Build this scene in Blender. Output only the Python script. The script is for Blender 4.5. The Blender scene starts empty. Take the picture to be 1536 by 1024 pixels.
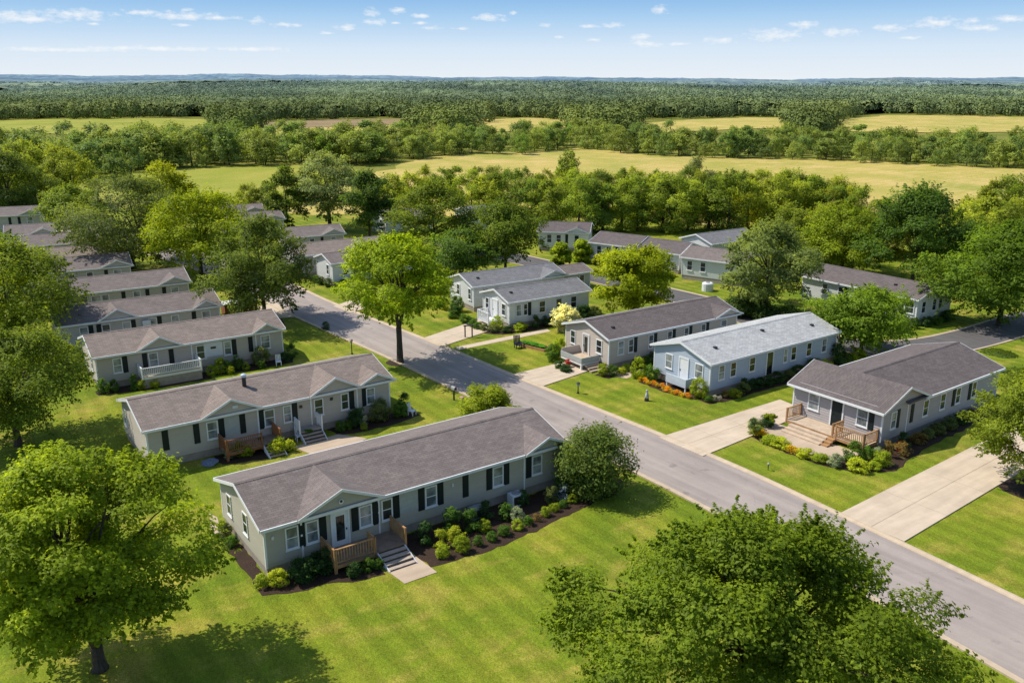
import bpy, math, random
import numpy as np
from mathutils import Vector, Matrix

scene = bpy.context.scene
COL = scene.collection
R = math.radians
rng = random.Random(7)

# ------------------------------------------------------------------ camera
CAM_H, FOC, HOR = 27.0, 1330.0, 118.0
PITCH = math.atan((512 - HOR) / FOC)
cam_d = bpy.data.cameras.new('camera')
cam_d.lens = FOC / 1536 * 36
cam_d.clip_start = 0.5
cam_d.clip_end = 40000
cam = bpy.data.objects.new('camera', cam_d)
COL.objects.link(cam)
cam.location = (0, 0, CAM_H)
cam.rotation_euler = (math.pi / 2 - PITCH, 0, 0)
scene.camera = cam
scene.view_settings.view_transform = 'Standard'
scene.view_settings.look = 'None'
scene.view_settings.exposure = 0
scene.render.engine = 'CYCLES'
scene.cycles.max_bounces = 6
scene.cycles.diffuse_bounces = 3
scene.cycles.glossy_bounces = 2
scene.cycles.transmission_bounces = 4
scene.cycles.transparent_max_bounces = 6
scene.cycles.use_denoising = True


def ray(x, y):
    dx, dy = (x - 768) / FOC, -(y - 512) / FOC
    c, s = math.cos(PITCH), math.sin(PITCH)
    return (dx, c + s * dy, -s + c * dy)


def G(x, y, z=0.0):
    """ground (height z) point seen at photo position x, y"""
    r = ray(x, y)
    t = (z - CAM_H) / r[2]
    return (r[0] * t, r[1] * t)


def height_at(p, y, x=None):
    """height above point p that appears at photo row y"""
    r = ray(768 if x is None else x, y)
    return CAM_H + r[2] / math.hypot(r[0], r[1]) * math.hypot(p[0], p[1])


# ------------------------------------------------------------------ materials
def new_mat(name):
    m = bpy.data.materials.new(name)
    m.use_nodes = True
    nt = m.node_tree
    for n in list(nt.nodes):
        nt.nodes.remove(n)
    out = nt.nodes.new('ShaderNodeOutputMaterial')
    b = nt.nodes.new('ShaderNodeBsdfPrincipled')
    nt.links.new(b.outputs[0], out.inputs[0])
    b.inputs['Roughness'].default_value = 0.8
    b.inputs['Specular IOR Level'].default_value = 0.25
    return m, nt, b, out


def N(nt, kind, **kw):
    n = nt.nodes.new('ShaderNode' + kind)
    for k, v in kw.items():
        if k.startswith('i_'):
            k = k[2:]
            n.inputs[int(k) if k.isdigit() else k].default_value = v
        else:
            setattr(n, k, v)
    return n


def coords(nt, kind='Object', scale=(1, 1, 1), rot=(0, 0, 0)):
    if kind == 'World':
        tc = N(nt, 'NewGeometry').outputs['Position']
    else:
        tc = N(nt, 'TexCoord').outputs[kind]
    if any(rot):                      # turn first, then stretch along the turned axes
        mr = N(nt, 'Mapping')
        mr.inputs['Rotation'].default_value = rot
        nt.links.new(tc, mr.inputs[0])
        tc = mr.outputs[0]
    mp = N(nt, 'Mapping')
    mp.inputs['Scale'].default_value = scale
    nt.links.new(tc, mp.inputs[0])
    return mp.outputs[0]


def noise(nt, vec, scale, detail=4, rough=0.55, dist=0.0):
    n = N(nt, 'TexNoise')
    n.inputs['Scale'].default_value = scale
    n.inputs['Detail'].default_value = detail
    n.inputs['Roughness'].default_value = rough
    n.inputs['Distortion'].default_value = dist
    if vec is not None:
        nt.links.new(vec, n.inputs['Vector'])
    return n.outputs['Fac']


def ramp(nt, fac, stops, interp='LINEAR'):
    r = N(nt, 'ValToRGB')
    cr = r.color_ramp
    cr.interpolation = interp
    while len(cr.elements) > 1:
        cr.elements.remove(cr.elements[-1])
    for i, (p, c) in enumerate(stops):
        e = cr.elements[0] if i == 0 else cr.elements.new(p)
        e.position = p
        e.color = (*c, 1) if len(c) == 3 else c
    nt.links.new(fac, r.inputs[0])
    return r.outputs[0]


def mix(nt, fac, a, b, mode='MIX'):
    m = N(nt, 'Mix', data_type='RGBA', blend_type=mode)
    for sock, v in ((0, fac), (6, a), (7, b)):
        if hasattr(v, 'is_linked') or hasattr(v, 'links'):
            nt.links.new(v, m.inputs[sock])
        elif isinstance(v, (tuple, list)):
            m.inputs[sock].default_value = (*v, 1) if len(v) == 3 else v
        else:
            m.inputs[sock].default_value = v
    return m.outputs[2]


def bump(nt, b, h, strength=0.4, dist=0.02):
    n = N(nt, 'Bump')
    n.inputs['Strength'].default_value = strength
    n.inputs['Distance'].default_value = dist
    nt.links.new(h, n.inputs['Height'])
    nt.links.new(n.outputs[0], b.inputs['Normal'])


def plain(name, col, rough=0.7, var=0.12, scale=3.0, spec=0.25, fine=40.0):
    """painted or solid surface with faint blotches and fine grain"""
    m, nt, b, _ = new_mat(name)
    v = coords(nt, 'World')
    f = noise(nt, v, scale, 5, 0.6)
    g = noise(nt, v, fine, 2, 0.6)
    lo = tuple(c * (1 - var) for c in col)
    hi = tuple(min(1, c * (1 + var)) for c in col)
    c = ramp(nt, f, [(0.3, lo), (0.7, hi)])
    c = mix(nt, var, c, mix(nt, g, lo, hi), 'OVERLAY')
    nt.links.new(c, b.inputs['Base Color'])
    b.inputs['Roughness'].default_value = rough
    b.inputs['Specular IOR Level'].default_value = spec
    return m


def grass_mat(name, cols, dry, dry_amt=(0.5, 0.72), stripe=0.0, big=0.09):
    m, nt, b, _ = new_mat(name)
    v = coords(nt, 'World')
    f1 = noise(nt, v, big, 5, 0.6, 0.6)
    f2 = noise(nt, v, big * 3.2, 6, 0.62)
    f3 = noise(nt, coords(nt, 'World', (1.5, 0.7, 1), (0, 0, R(-20))), 4.0, 5, 0.75)
    f4 = noise(nt, v, 14.0, 3, 0.8)
    c = ramp(nt, f1, [(0.32, cols[0]), (0.5, cols[1]), (0.68, cols[2])])
    c2 = ramp(nt, f2, [(0.3, cols[0]), (0.7, cols[2])])
    c = mix(nt, 0.45, c, c2)
    sv = coords(nt, 'World', (0.35, 1.6, 1), (0, 0, R(-35)))
    fs = noise(nt, sv, 0.32, 5, 0.6, 0.4)
    mm = N(nt, 'Math', operation='MULTIPLY_ADD')
    nt.links.new(fs, mm.inputs[0])
    mm.inputs[1].default_value = 0.5
    mul = N(nt, 'Math', operation='MULTIPLY')
    nt.links.new(f2, mul.inputs[0])
    mul.inputs[1].default_value = 0.5
    nt.links.new(mul.outputs[0], mm.inputs[2])
    d = ramp(nt, mm.outputs[0], [(dry_amt[0], (0, 0, 0)), (dry_amt[1], (1, 1, 1))])
    c = mix(nt, d, c, dry)
    k = ramp(nt, f3, [(0.3, (0.6, 0.6, 0.58)), (0.7, (1.36, 1.34, 1.28))])
    c = mix(nt, 0.75, c, mix(nt, 1.0, c, k, 'MULTIPLY'))
    k4 = ramp(nt, f4, [(0.34, (0.5, 0.5, 0.48)), (0.66, (1.5, 1.48, 1.4))])
    c = mix(nt, 0.8, c, mix(nt, 1.0, c, k4, 'MULTIPLY'))
    if stripe:
        w = N(nt, 'TexWave', wave_type='BANDS', bands_direction='X')
        w.inputs['Scale'].default_value = 0.21
        w.inputs['Distortion'].default_value = 1.2
        w.inputs['Detail'].default_value = 2
        nt.links.new(coords(nt, 'World', (1, 1, 1), (0, 0, R(-35))), w.inputs['Vector'])
        kk = ramp(nt, w.outputs['Fac'], [(0.3, (1 - stripe,) * 3), (0.7, (1 + stripe,) * 3)])
        c = mix(nt, 1.0, c, kk, 'MULTIPLY')
    nt.links.new(c, b.inputs['Base Color'])
    b.inputs['Roughness'].default_value = 0.9
    b.inputs['Specular IOR Level'].default_value = 0.1
    bump(nt, b, f4, 0.7, 0.06)
    return m


def shingle_mat(name, base):
    m, nt, b, _ = new_mat(name)
    v = coords(nt, 'Object')
    br = N(nt, 'TexBrick')
    br.offset = 0.5
    br.inputs['Scale'].default_value = 1.0
    br.inputs['Brick Width'].default_value = 0.42
    br.inputs['Row Height'].default_value = 0.17
    br.inputs['Mortar Size'].default_value = 0.012
    br.inputs['Mortar Smooth'].default_value = 0.3
    br.inputs['Bias'].default_value = 0.0
    br.inputs['Color1'].default_value = (*[c * 0.86 for c in base], 1)
    br.inputs['Color2'].default_value = (*[c * 1.14 for c in base], 1)
    br.inputs['Mortar'].default_value = (*[c * 0.55 for c in base], 1)
    nt.links.new(v, br.inputs['Vector'])
    f = noise(nt, v, 0.55, 4, 0.6)
    f2 = noise(nt, coords(nt, 'Object', (1.2, 0.12, 1)), 1.6, 3, 0.6)
    g = noise(nt, v, 22, 3, 0.7)
    c = mix(nt, 1.0, br.outputs['Color'], ramp(nt, f, [(0.3, (0.91, 0.9, 0.9)), (0.7, (1.09, 1.08, 1.07))]), 'MULTIPLY')
    c = mix(nt, 1.0, c, ramp(nt, f2, [(0.3, (0.93,) * 3), (0.7, (1.06,) * 3)]), 'MULTIPLY')
    c = mix(nt, 1.0, c, ramp(nt, g, [(0.3, (0.75,) * 3), (0.7, (1.25,) * 3)]), 'MULTIPLY')
    nt.links.new(c, b.inputs['Base Color'])
    b.inputs['Roughness'].default_value = 0.92
    bump(nt, b, br.outputs['Fac'], -0.6, 0.012)
    return m


def siding_mat(name, base, row=0.0):
    m, nt, b, _ = new_mat(name)
    v = coords(nt, 'Object')
    f = noise(nt, coords(nt, 'Object', (0.35, 0.35, 2.0)), 1.0, 4, 0.6)
    g = noise(nt, coords(nt, 'Object', (1.2, 1.2, 9.0)), 3.0, 3, 0.6)
    lo, hi = tuple(c * 0.9 for c in base), tuple(c * 1.1 for c in base)
    c = mix(nt, 0.4, ramp(nt, f, [(0.3, lo), (0.7, hi)]), ramp(nt, g, [(0.3, lo), (0.7, hi)]))
    # grime towards the ground
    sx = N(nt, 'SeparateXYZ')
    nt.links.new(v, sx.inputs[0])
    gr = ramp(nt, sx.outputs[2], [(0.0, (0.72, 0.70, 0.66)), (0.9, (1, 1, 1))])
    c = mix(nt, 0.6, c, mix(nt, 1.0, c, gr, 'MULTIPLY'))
    nt.links.new(c, b.inputs['Base Color'])
    b.inputs['Roughness'].default_value = 0.6
    b.inputs['Specular IOR Level'].default_value = 0.3
    if row:
        w = N(nt, 'Math', operation='MULTIPLY')
        nt.links.new(sx.outputs[2], w.inputs[0])
        w.inputs[1].default_value = 1 / row
        fr = N(nt, 'Math', operation='FRACT')
        nt.links.new(w.outputs[0], fr.inputs[0])
        bump(nt, b, fr.outputs[0], 0.8, 0.02)
    return m


def asphalt_mat(name, base):
    m, nt, b, _ = new_mat(name)
    v = coords(nt, 'World')
    f = noise(nt, coords(nt, 'World', (0.07, 1.7, 1), (0, 0, R(-127))), 0.6, 5, 0.6)
    f1 = noise(nt, v, 0.25, 5, 0.65)
    g = noise(nt, v, 30, 3, 0.75)
    lo, hi = tuple(c * 0.76 for c in base), tuple(c * 1.22 for c in base)
    c = mix(nt, 0.5, ramp(nt, f, [(0.36, lo), (0.64, hi)]), ramp(nt, f1, [(0.3, lo), (0.7, hi)]))
    c = mix(nt, 1.0, c, ramp(nt, g, [(0.25, (0.7,) * 3), (0.75, (1.3,) * 3)]), 'MULTIPLY')
    # hairline cracks and sealed seams
    vo = N(nt, 'TexVoronoi', feature='DISTANCE_TO_EDGE')
    vo.inputs['Scale'].default_value = 0.12
    wv = N(nt, 'Vector' + 'Math', operation='ADD')
    nt.links.new(v, wv.inputs[0])
    nz = N(nt, 'TexNoise')
    nz.inputs['Scale'].default_value = 0.6
    nt.links.new(v, nz.inputs['Vector'])
    nt.links.new(nz.outputs['Color'], wv.inputs[1])
    nt.links.new(wv.outputs[0], vo.inputs['Vector'])
    cr = ramp(nt, vo.outputs['Distance'], [(0.0, (0.8,) * 3), (0.008, (1,) * 3)])
    c = mix(nt, 0.5, c, mix(nt, 1.0, c, cr, 'MULTIPLY'))
    nt.links.new(c, b.inputs['Base Color'])
    st = noise(nt, v, 0.9, 3, 0.5)
    c2 = mix(nt, 1.0, c, ramp(nt, st, [(0.64, (1, 1, 1)), (0.74, (0.74, 0.74, 0.75))]), 'MULTIPLY')
    nt.links.new(c2, b.inputs['Base Color'])
    b.inputs['Roughness'].default_value = 0.85
    bump(nt, b, g, 0.4, 0.01)
    return m


def concrete_mat(name, base):
    m, nt, b, _ = new_mat(name)
    v = coords(nt, 'World')
    f = noise(nt, v, 0.5, 5, 0.65)
    f2 = noise(nt, coords(nt, 'World', (0.25, 1.6, 1), (0, 0, R(-35))), 1.2, 4, 0.6)
    g = noise(nt, v, 25, 3, 0.7)
    lo, hi = tuple(c * 0.78 for c in base), tuple(min(.95, c * 1.14) for c in base)
    c = mix(nt, 0.5, ramp(nt, f, [(0.3, lo), (0.7, hi)]), ramp(nt, f2, [(0.3, lo), (0.7, hi)]))
    c = mix(nt, 1.0, c, ramp(nt, g, [(0.3, (0.9,) * 3), (0.7, (1.08,) * 3)]), 'MULTIPLY')
    nt.links.new(c, b.inputs['Base Color'])
    b.inputs['Roughness'].default_value = 0.85
    bump(nt, b, g, 0.2, 0.005)
    return m


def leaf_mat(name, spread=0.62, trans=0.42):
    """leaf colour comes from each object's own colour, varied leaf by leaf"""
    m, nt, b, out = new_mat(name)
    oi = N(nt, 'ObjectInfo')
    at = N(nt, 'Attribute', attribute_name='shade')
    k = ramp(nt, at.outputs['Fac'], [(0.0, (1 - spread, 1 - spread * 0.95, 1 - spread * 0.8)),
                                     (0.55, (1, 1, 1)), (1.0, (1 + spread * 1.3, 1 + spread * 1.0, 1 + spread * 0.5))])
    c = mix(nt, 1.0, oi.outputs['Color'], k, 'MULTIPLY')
    nt.links.new(c, b.inputs['Base Color'])
    b.inputs['Roughness'].default_value = 0.55
    b.inputs['Specular IOR Level'].default_value = 0.12
    t = N(nt, 'BsdfTranslucent')
    tc = mix(nt, 1.0, c, (2.1, 2.0, 0.75), 'MULTIPLY')
    nt.links.new(tc, t.inputs['Color'])
    ms = N(nt, 'MixShader')
    ms.inputs[0].default_value = trans
    nt.links.new(b.outputs[0], ms.inputs[1])
    nt.links.new(t.outputs[0], ms.inputs[2])
    nt.links.new(ms.outputs[0], out.inputs[0])
    return m


def bark_mat():
    m, nt, b, _ = new_mat('bark')
    v = coords(nt, 'Object', (6, 6, 1.2))
    f = noise(nt, v, 2.0, 5, 0.7)
    c = ramp(nt, f, [(0.3, (0.03, 0.022, 0.016)), (0.7, (0.12, 0.095, 0.07))])
    nt.links.new(c, b.inputs['Base Color'])
    bump(nt, b, f, 0.9, 0.05)
    return m


def mulch_mat():
    m, nt, b, _ = new_mat('mulch')
    v = coords(nt, 'World')
    f = noise(nt, v, 14, 4, 0.75)
    f2 = noise(nt, v, 0.9, 3, 0.6)
    c = ramp(nt, f, [(0.25, (0.018, 0.010, 0.007)), (0.55, (0.05, 0.028, 0.018)), (0.8, (0.11, 0.065, 0.042))])
    c = mix(nt, 1.0, c, ramp(nt, f2, [(0.3, (0.8,) * 3), (0.7, (1.25,) * 3)]), 'MULTIPLY')
    nt.links.new(c, b.inputs['Base Color'])
    bump(nt, b, f, 1.0, 0.06)
    return m


def glass_mat(name, lo, hi):
    """window glass with blinds or a dark room behind it"""
    m, nt, b, _ = new_mat(name)
    v = coords(nt, 'Object')
    sx = N(nt, 'SeparateXYZ')
    nt.links.new(v, sx.inputs[0])
    f = noise(nt, coords(nt, 'World', (0.9, 0.9, 0.7)), 1.3, 2, 0.5)
    c = ramp(nt, f, [(0.38, lo), (0.6, hi)])
    nt.links.new(c, b.inputs['Base Color'])
    b.inputs['Roughness'].default_value = 0.08
    b.inputs['Specular IOR Level'].default_value = 0.6
    return m


M = {}
M['lawn'] = grass_mat('lawn', [(0.088, 0.155, 0.011), (0.17, 0.235, 0.016), (0.29, 0.295, 0.030)], (0.43, 0.325, 0.085), (0.50, 0.74), 0.09)
M['meadow'] = grass_mat('meadow', [(0.11, 0.15, 0.018), (0.17, 0.2, 0.026), (0.24, 0.24, 0.045)], (0.26, 0.225, 0.07), (0.46, 0.66), 0, 0.02)
M['dry'] = grass_mat('dry_grass', [(0.28, 0.31, 0.06), (0.45, 0.38, 0.10), (0.54, 0.42, 0.135)], (0.58, 0.44, 0.18), (0.48, 0.62), 0, 0.016)
M['green_field'] = grass_mat('green_field', [(0.19, 0.24, 0.025), (0.29, 0.32, 0.045), (0.38, 0.36, 0.07)], (0.46, 0.38, 0.11), (0.5, 0.7), 0, 0.012)
M['plowed'] = grass_mat('plowed_soil', [(0.24, 0.17, 0.10), (0.28, 0.20, 0.12), (0.33, 0.25, 0.14)], (0.36, 0.30, 0.16), (0.5, 0.7), 0, 0.012)
M['asphalt'] = asphalt_mat('asphalt', (0.34, 0.29, 0.262))
M['asphalt_dark'] = asphalt_mat('dark_asphalt', (0.12, 0.112, 0.112))
M['concrete'] = concrete_mat('concrete', (0.58, 0.47, 0.355))
M['kerb'] = concrete_mat('kerb_concrete', (0.54, 0.43, 0.31))
M['path'] = concrete_mat('path_concrete', (0.50, 0.39, 0.29))
M['mulch'] = mulch_mat()
M['white'] = plain('white_trim', (0.74, 0.75, 0.76), 0.5, 0.06)
M['dark_green'] = plain('dark_green_paint', (0.012, 0.022, 0.024), 0.5, 0.15)
M['glass_pale'] = glass_mat('pale_glass', (0.10, 0.12, 0.13), (0.36, 0.38, 0.38))
M['glass_dark'] = glass_mat('dark_glass', (0.012, 0.016, 0.018), (0.05, 0.06, 0.06))
M['skirt'] = plain('skirting_panel', (0.36, 0.31, 0.26), 0.8, 0.15)
M['skirt_grey'] = plain('grey_skirting', (0.27, 0.25, 0.24), 0.8, 0.15)
M['wood'] = plain('honey_timber', (0.42, 0.26, 0.13), 0.7, 0.25, 2.0)
M['wood_red'] = plain('red_timber', (0.30, 0.14, 0.065), 0.7, 0.25, 2.0)
M['riser'] = plain('dark_riser', (0.10, 0.08, 0.065), 0.8, 0.2)
M['deck'] = plain('deck_boards', (0.30, 0.225, 0.17), 0.75, 0.25, 2.5)
M['deck_pale'] = plain('pale_deck_boards', (0.52, 0.42, 0.32), 0.75, 0.15, 2.0)
M['step'] = plain('step_boards', (0.44, 0.37, 0.31), 0.75, 0.2)
M['metal'] = plain('dark_metal', (0.03, 0.03, 0.033), 0.4, 0.2, 3, 0.5)
M['grey_metal'] = plain('grey_metal', (0.32, 0.33, 0.34), 0.4, 0.15, 3, 0.5)
M['rock'] = plain('pale_rock', (0.42, 0.42, 0.42), 0.8, 0.35, 6)
M['blue_rock'] = plain('blue_rock', (0.20, 0.24, 0.30), 0.7, 0.4, 7)
M['brick_pink'] = plain('pink_stone', (0.46, 0.30, 0.26), 0.8, 0.3, 6)
M['red'] = plain('red_paint', (0.45, 0.035, 0.025), 0.5, 0.2)
M['blue_dark'] = plain('navy_plastic', (0.02, 0.03, 0.06), 0.5, 0.3)
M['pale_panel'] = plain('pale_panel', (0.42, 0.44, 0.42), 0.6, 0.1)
M['board_white'] = plain('white_board', (0.66, 0.68, 0.70), 0.6, 0.06)
M['blue_panel'] = plain('pale_blue_panel', (0.50, 0.57, 0.65), 0.55, 0.08)
M['leaf'] = leaf_mat('foliage')
M['far_leaf'] = leaf_mat('distant_foliage', 0.4, 0.25)
M['bark'] = bark_mat()
M['side_green'] = siding_mat('grey_green_siding', (0.42, 0.39, 0.325))
M['side_taupe'] = siding_mat('taupe_grey_siding', (0.47, 0.42, 0.365))
M['side_grey'] = siding_mat('grey_siding', (0.51, 0.48, 0.455), 0.19)
M['side_slate'] = siding_mat('slate_grey_siding', (0.40, 0.37, 0.37))
M['side_blue'] = siding_mat('pale_blue_siding', (0.42, 0.48, 0.56))
M['side_tan'] = siding_mat('tan_grey_siding', (0.53, 0.46, 0.40))
M['side_white'] = siding_mat('off_white_siding', (0.68, 0.68, 0.69), 0.19)
M['roof_mauve'] = shingle_mat('mauve_grey_shingles', (0.20, 0.168, 0.158))
M['roof_tan'] = shingle_mat('taupe_shingles', (0.245, 0.20, 0.175))
M['roof_dark'] = shingle_mat('charcoal_shingles', (0.145, 0.122, 0.12))
M['roof_pale'] = shingle_mat('pale_grey_shingles', (0.45, 0.46, 0.46))
M['roof_slate'] = shingle_mat('slate_grey_shingles', (0.20, 0.20, 0.21))


# ------------------------------------------------------------------ helpers
class MB:
    """collects shapes for ONE mesh"""

    def __init__(self):
        self.v, self.f = [], []

    def add(self, vs, fs):
        o = len(self.v)
        self.v += [tuple(p) for p in vs]
        self.f += [tuple(i + o for i in f) for f in fs]
        return self

    def box(self, x0, x1, y0, y1, z0, z1):
        return self.add([(x0, y0, z0), (x1, y0, z0), (x1, y1, z0), (x0, y1, z0), (x0, y0, z1), (x1, y0, z1), (x1, y1, z1), (x0, y1, z1)],
                        [(3, 2, 1, 0), (4, 5, 6, 7), (0, 1, 5, 4), (1, 2, 6, 5), (2, 3, 7, 6), (3, 0, 4, 7)])

    def bar(self, a, b, w, h=None):
        """square bar from a to b"""
        h = h or w
        a, b = Vector(a), Vector(b)
        d = (b - a).normalized()
        s = d.cross(Vector((0, 0, 1)))
        s = Vector((1, 0, 0)) if s.length < 1e-4 else s.normalized()
        u = s.cross(d).normalized()
        s, u = s * w / 2, u * h / 2
        vs = [p + i * s + j * u for p in (a, b) for i, j in ((-1, -1), (1, -1), (1, 1), (-1, 1))]
        return self.add(vs, [(0, 1, 2, 3), (7, 6, 5, 4), (0, 4, 5, 1), (1, 5, 6, 2), (2, 6, 7, 3), (3, 7, 4, 0)])

    def tube(self, pts, rads, k=8, cap=True):
        pts = [Vector(p) for p in pts]
        rings = []
        for i, p in enumerate(pts):
            d = (pts[min(i + 1, len(pts) - 1)] - pts[max(i - 1, 0)]).normalized()
            s = d.cross(Vector((0.3, 0.9, 0.1)))
            s.normalize()
            u = d.cross(s)
            rings.append([p + (s * math.cos(2 * math.pi * j / k) + u * math.sin(2 * math.pi * j / k)) * rads[i] for j in range(k)])
        vs = [p for r in rings for p in r]
        fs = [(i * k + j, i * k + (j + 1) % k, (i + 1) * k + (j + 1) % k, (i + 1) * k + j) for i in range(len(pts) - 1) for j in range(k)]
        if cap:
            fs.append(tuple(range(k))[::-1])
            fs.append(tuple((len(pts) - 1) * k + j for j in range(k)))
        return self.add(vs, fs)

    def prism(self, poly, axis, a, b):
        """extrude a polygon given in the two other axes"""
        n = len(poly)

        def put(p, t):
            return {'x': (t, p[0], p[1]), 'y': (p[0], t, p[1]), 'z': (p[0], p[1], t)}[axis]
        vs = [put(p, a) for p in poly] + [put(p, b) for p in poly]
        fs = [tuple(range(n))[::-1], tuple(range(n, 2 * n))] + [(i, (i + 1) % n, n + (i + 1) % n, n + i) for i in range(n)]
        return self.add(vs, fs)

    def build(self, name, mat, parent=None, smooth=False):
        me = bpy.data.meshes.new(name)
        me.from_pydata(self.v, [], self.f)
        me.materials.append(mat)
        if smooth:
            me.polygons.foreach_set('use_smooth', [True] * len(me.polygons))
        me.update()
        o = bpy.data.objects.new(name, me)
        COL.objects.link(o)
        o.parent = parent
        return o


def fix_normals(o):
    import bmesh
    bm = bmesh.new()
    bm.from_mesh(o.data)
    bmesh.ops.recalc_face_normals(bm, faces=bm.faces)
    bm.to_mesh(o.data)
    bm.free()
    return o


def tag(o, label, cat, group=None):
    o['label'] = label
    o['category'] = cat
    if group:
        o['group'] = group
    return o


def empty(name, loc=(0, 0, 0), rz=0.0):
    o = bpy.data.objects.new(name, None)
    o.empty_display_size = 0.3
    COL.objects.link(o)
    o.location = loc
    o.rotation_euler = (0, 0, rz)
    return o


def struct(o, kind='structure'):
    o['kind'] = kind
    return o


def copy_tree(o, parent=None):
    c = o.copy()
    COL.objects.link(c)
    c.parent = parent
    for ch in o.children:
        copy_tree(ch, c)
    return c


ORD = ['first', 'second', 'third', 'fourth', 'fifth', 'sixth', 'seventh', 'eighth', 'ninth', 'tenth', 'eleventh', 'twelfth', 'thirteenth',
       'fourteenth', 'fifteenth', 'sixteenth', 'seventeenth', 'eighteenth', 'nineteenth', 'twentieth']


def smooth_line(pts, n=6):
    """Catmull-Rom through 2-D points"""
    P = [pts[0]] + list(pts) + [pts[-1]]
    out = []
    for i in range(1, len(P) - 2):
        p0, p1, p2, p3 = P[i - 1], P[i], P[i + 1], P[i + 2]
        for k in range(n):
            t = k / n
            out.append(tuple(0.5 * (2 * p1[a] + (p2[a] - p0[a]) * t + (2 * p0[a] - 5 * p1[a] + 4 * p2[a] - p3[a]) * t * t
                                    + (3 * p1[a] - p0[a] - 3 * p2[a] + p3[a]) * t ** 3) for a in (0, 1)))
    out.append(tuple(pts[-1]))
    return out


def offset_line(line, d):
    """points d to the right of the running direction"""
    out = []
    for i, p in enumerate(line):
        a, b = line[max(i - 1, 0)], line[min(i + 1, len(line) - 1)]
        dx, dy = b[0] - a[0], b[1] - a[1]
        L = math.hypot(dx, dy) or 1
        out.append((p[0] + dy / L * d, p[1] - dx / L * d))
    return out


def ribbon(name, line, d0, d1, z, mat, parent=None):
    a, b = offset_line(line, d0), offset_line(line, d1)
    n = len(line)
    mb = MB().add([(*p, z) for p in a] + [(*p, z) for p in b], [(i, i + 1, n + i + 1, n + i) for i in range(n - 1)])
    o = mb.build(name, mat, parent)
    fix_up(o)
    return o


def fix_up(o):
    me = o.data
    if len(me.polygons) and sum(p.normal.z for p in me.polygons) < 0:
        me.flip_normals()


def sheet(name, poly, z, mat, rough_edge=0.0, seed=1):
    """flat polygon on the ground, its outline subdivided and roughened"""
    r = random.Random(seed)
    pts = []
    n = len(poly)
    for i in range(n):
        a, b = poly[i], poly[(i + 1) % n]
        L = math.hypot(b[0] - a[0], b[1] - a[1])
        k = max(1, int(L / max(rough_edge * 4, 0.5))) if rough_edge else 1
        for j in range(k):
            t = j / k
            w = rough_edge if j else 0
            pts.append((a[0] + (b[0] - a[0]) * t + r.uniform(-w, w), a[1] + (b[1] - a[1]) * t + r.uniform(-w, w)))
    mb = MB().add([(*p, z) for p in pts], [tuple(range(len(pts)))])
    o = mb.build(name, mat)
    fix_up(o)
    return o


# ------------------------------------------------------------------ foliage
def leaf_gain(col):
    return 2.3 * (0.12 / max(col[1], 0.02)) ** 0.3


def np_mesh(name, co, quads, mats, shade=None, mat_idx=None):
    me = bpy.data.meshes.new(name)
    nv, nq = len(co), len(quads)
    me.vertices.add(nv)
    me.vertices.foreach_set('co', co.astype(np.float32).ravel())
    me.loops.add(nq * 4)
    me.loops.foreach_set('vertex_index', quads.astype(np.int32).ravel())
    me.polygons.add(nq)
    me.polygons.foreach_set('loop_start', np.arange(0, nq * 4, 4, dtype=np.int32))
    me.polygons.foreach_set('loop_total', np.full(nq, 4, dtype=np.int32))
    for m in mats:
        me.materials.append(m)
    if mat_idx is not None:
        me.polygons.foreach_set('material_index', mat_idx.astype(np.int32))
    if shade is not None:
        at = me.attributes.new('shade', 'FLOAT', 'POINT')
        at.data.foreach_set('value', shade.astype(np.float32))
    me.update(calc_edges=True)
    return me


def leaf_quads(pos, nor, size, g, aspect=0.55):
    """one folded leaf (4 corners) at every position"""
    n = len(pos)
    nor = nor / (np.linalg.norm(nor, axis=1, keepdims=True) + 1e-9)
    t = g.normal(size=(n, 3))
    t -= nor * np.sum(t * nor, axis=1, keepdims=True)
    t /= np.linalg.norm(t, axis=1, keepdims=True) + 1e-9
    b = np.cross(nor, t)
    L = (size * g.uniform(0.65, 1.35, n))[:, None]
    W = L * aspect
    fold = nor * L * 0.18
    co = np.stack([pos - t * L * 0.5, pos + b * W * 0.5 + fold, pos + t * L * 0.5, pos - b * W * 0.5 + fold], axis=1).reshape(-1, 3)
    q = np.arange(n * 4).reshape(-1, 4)
    return co, q


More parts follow.
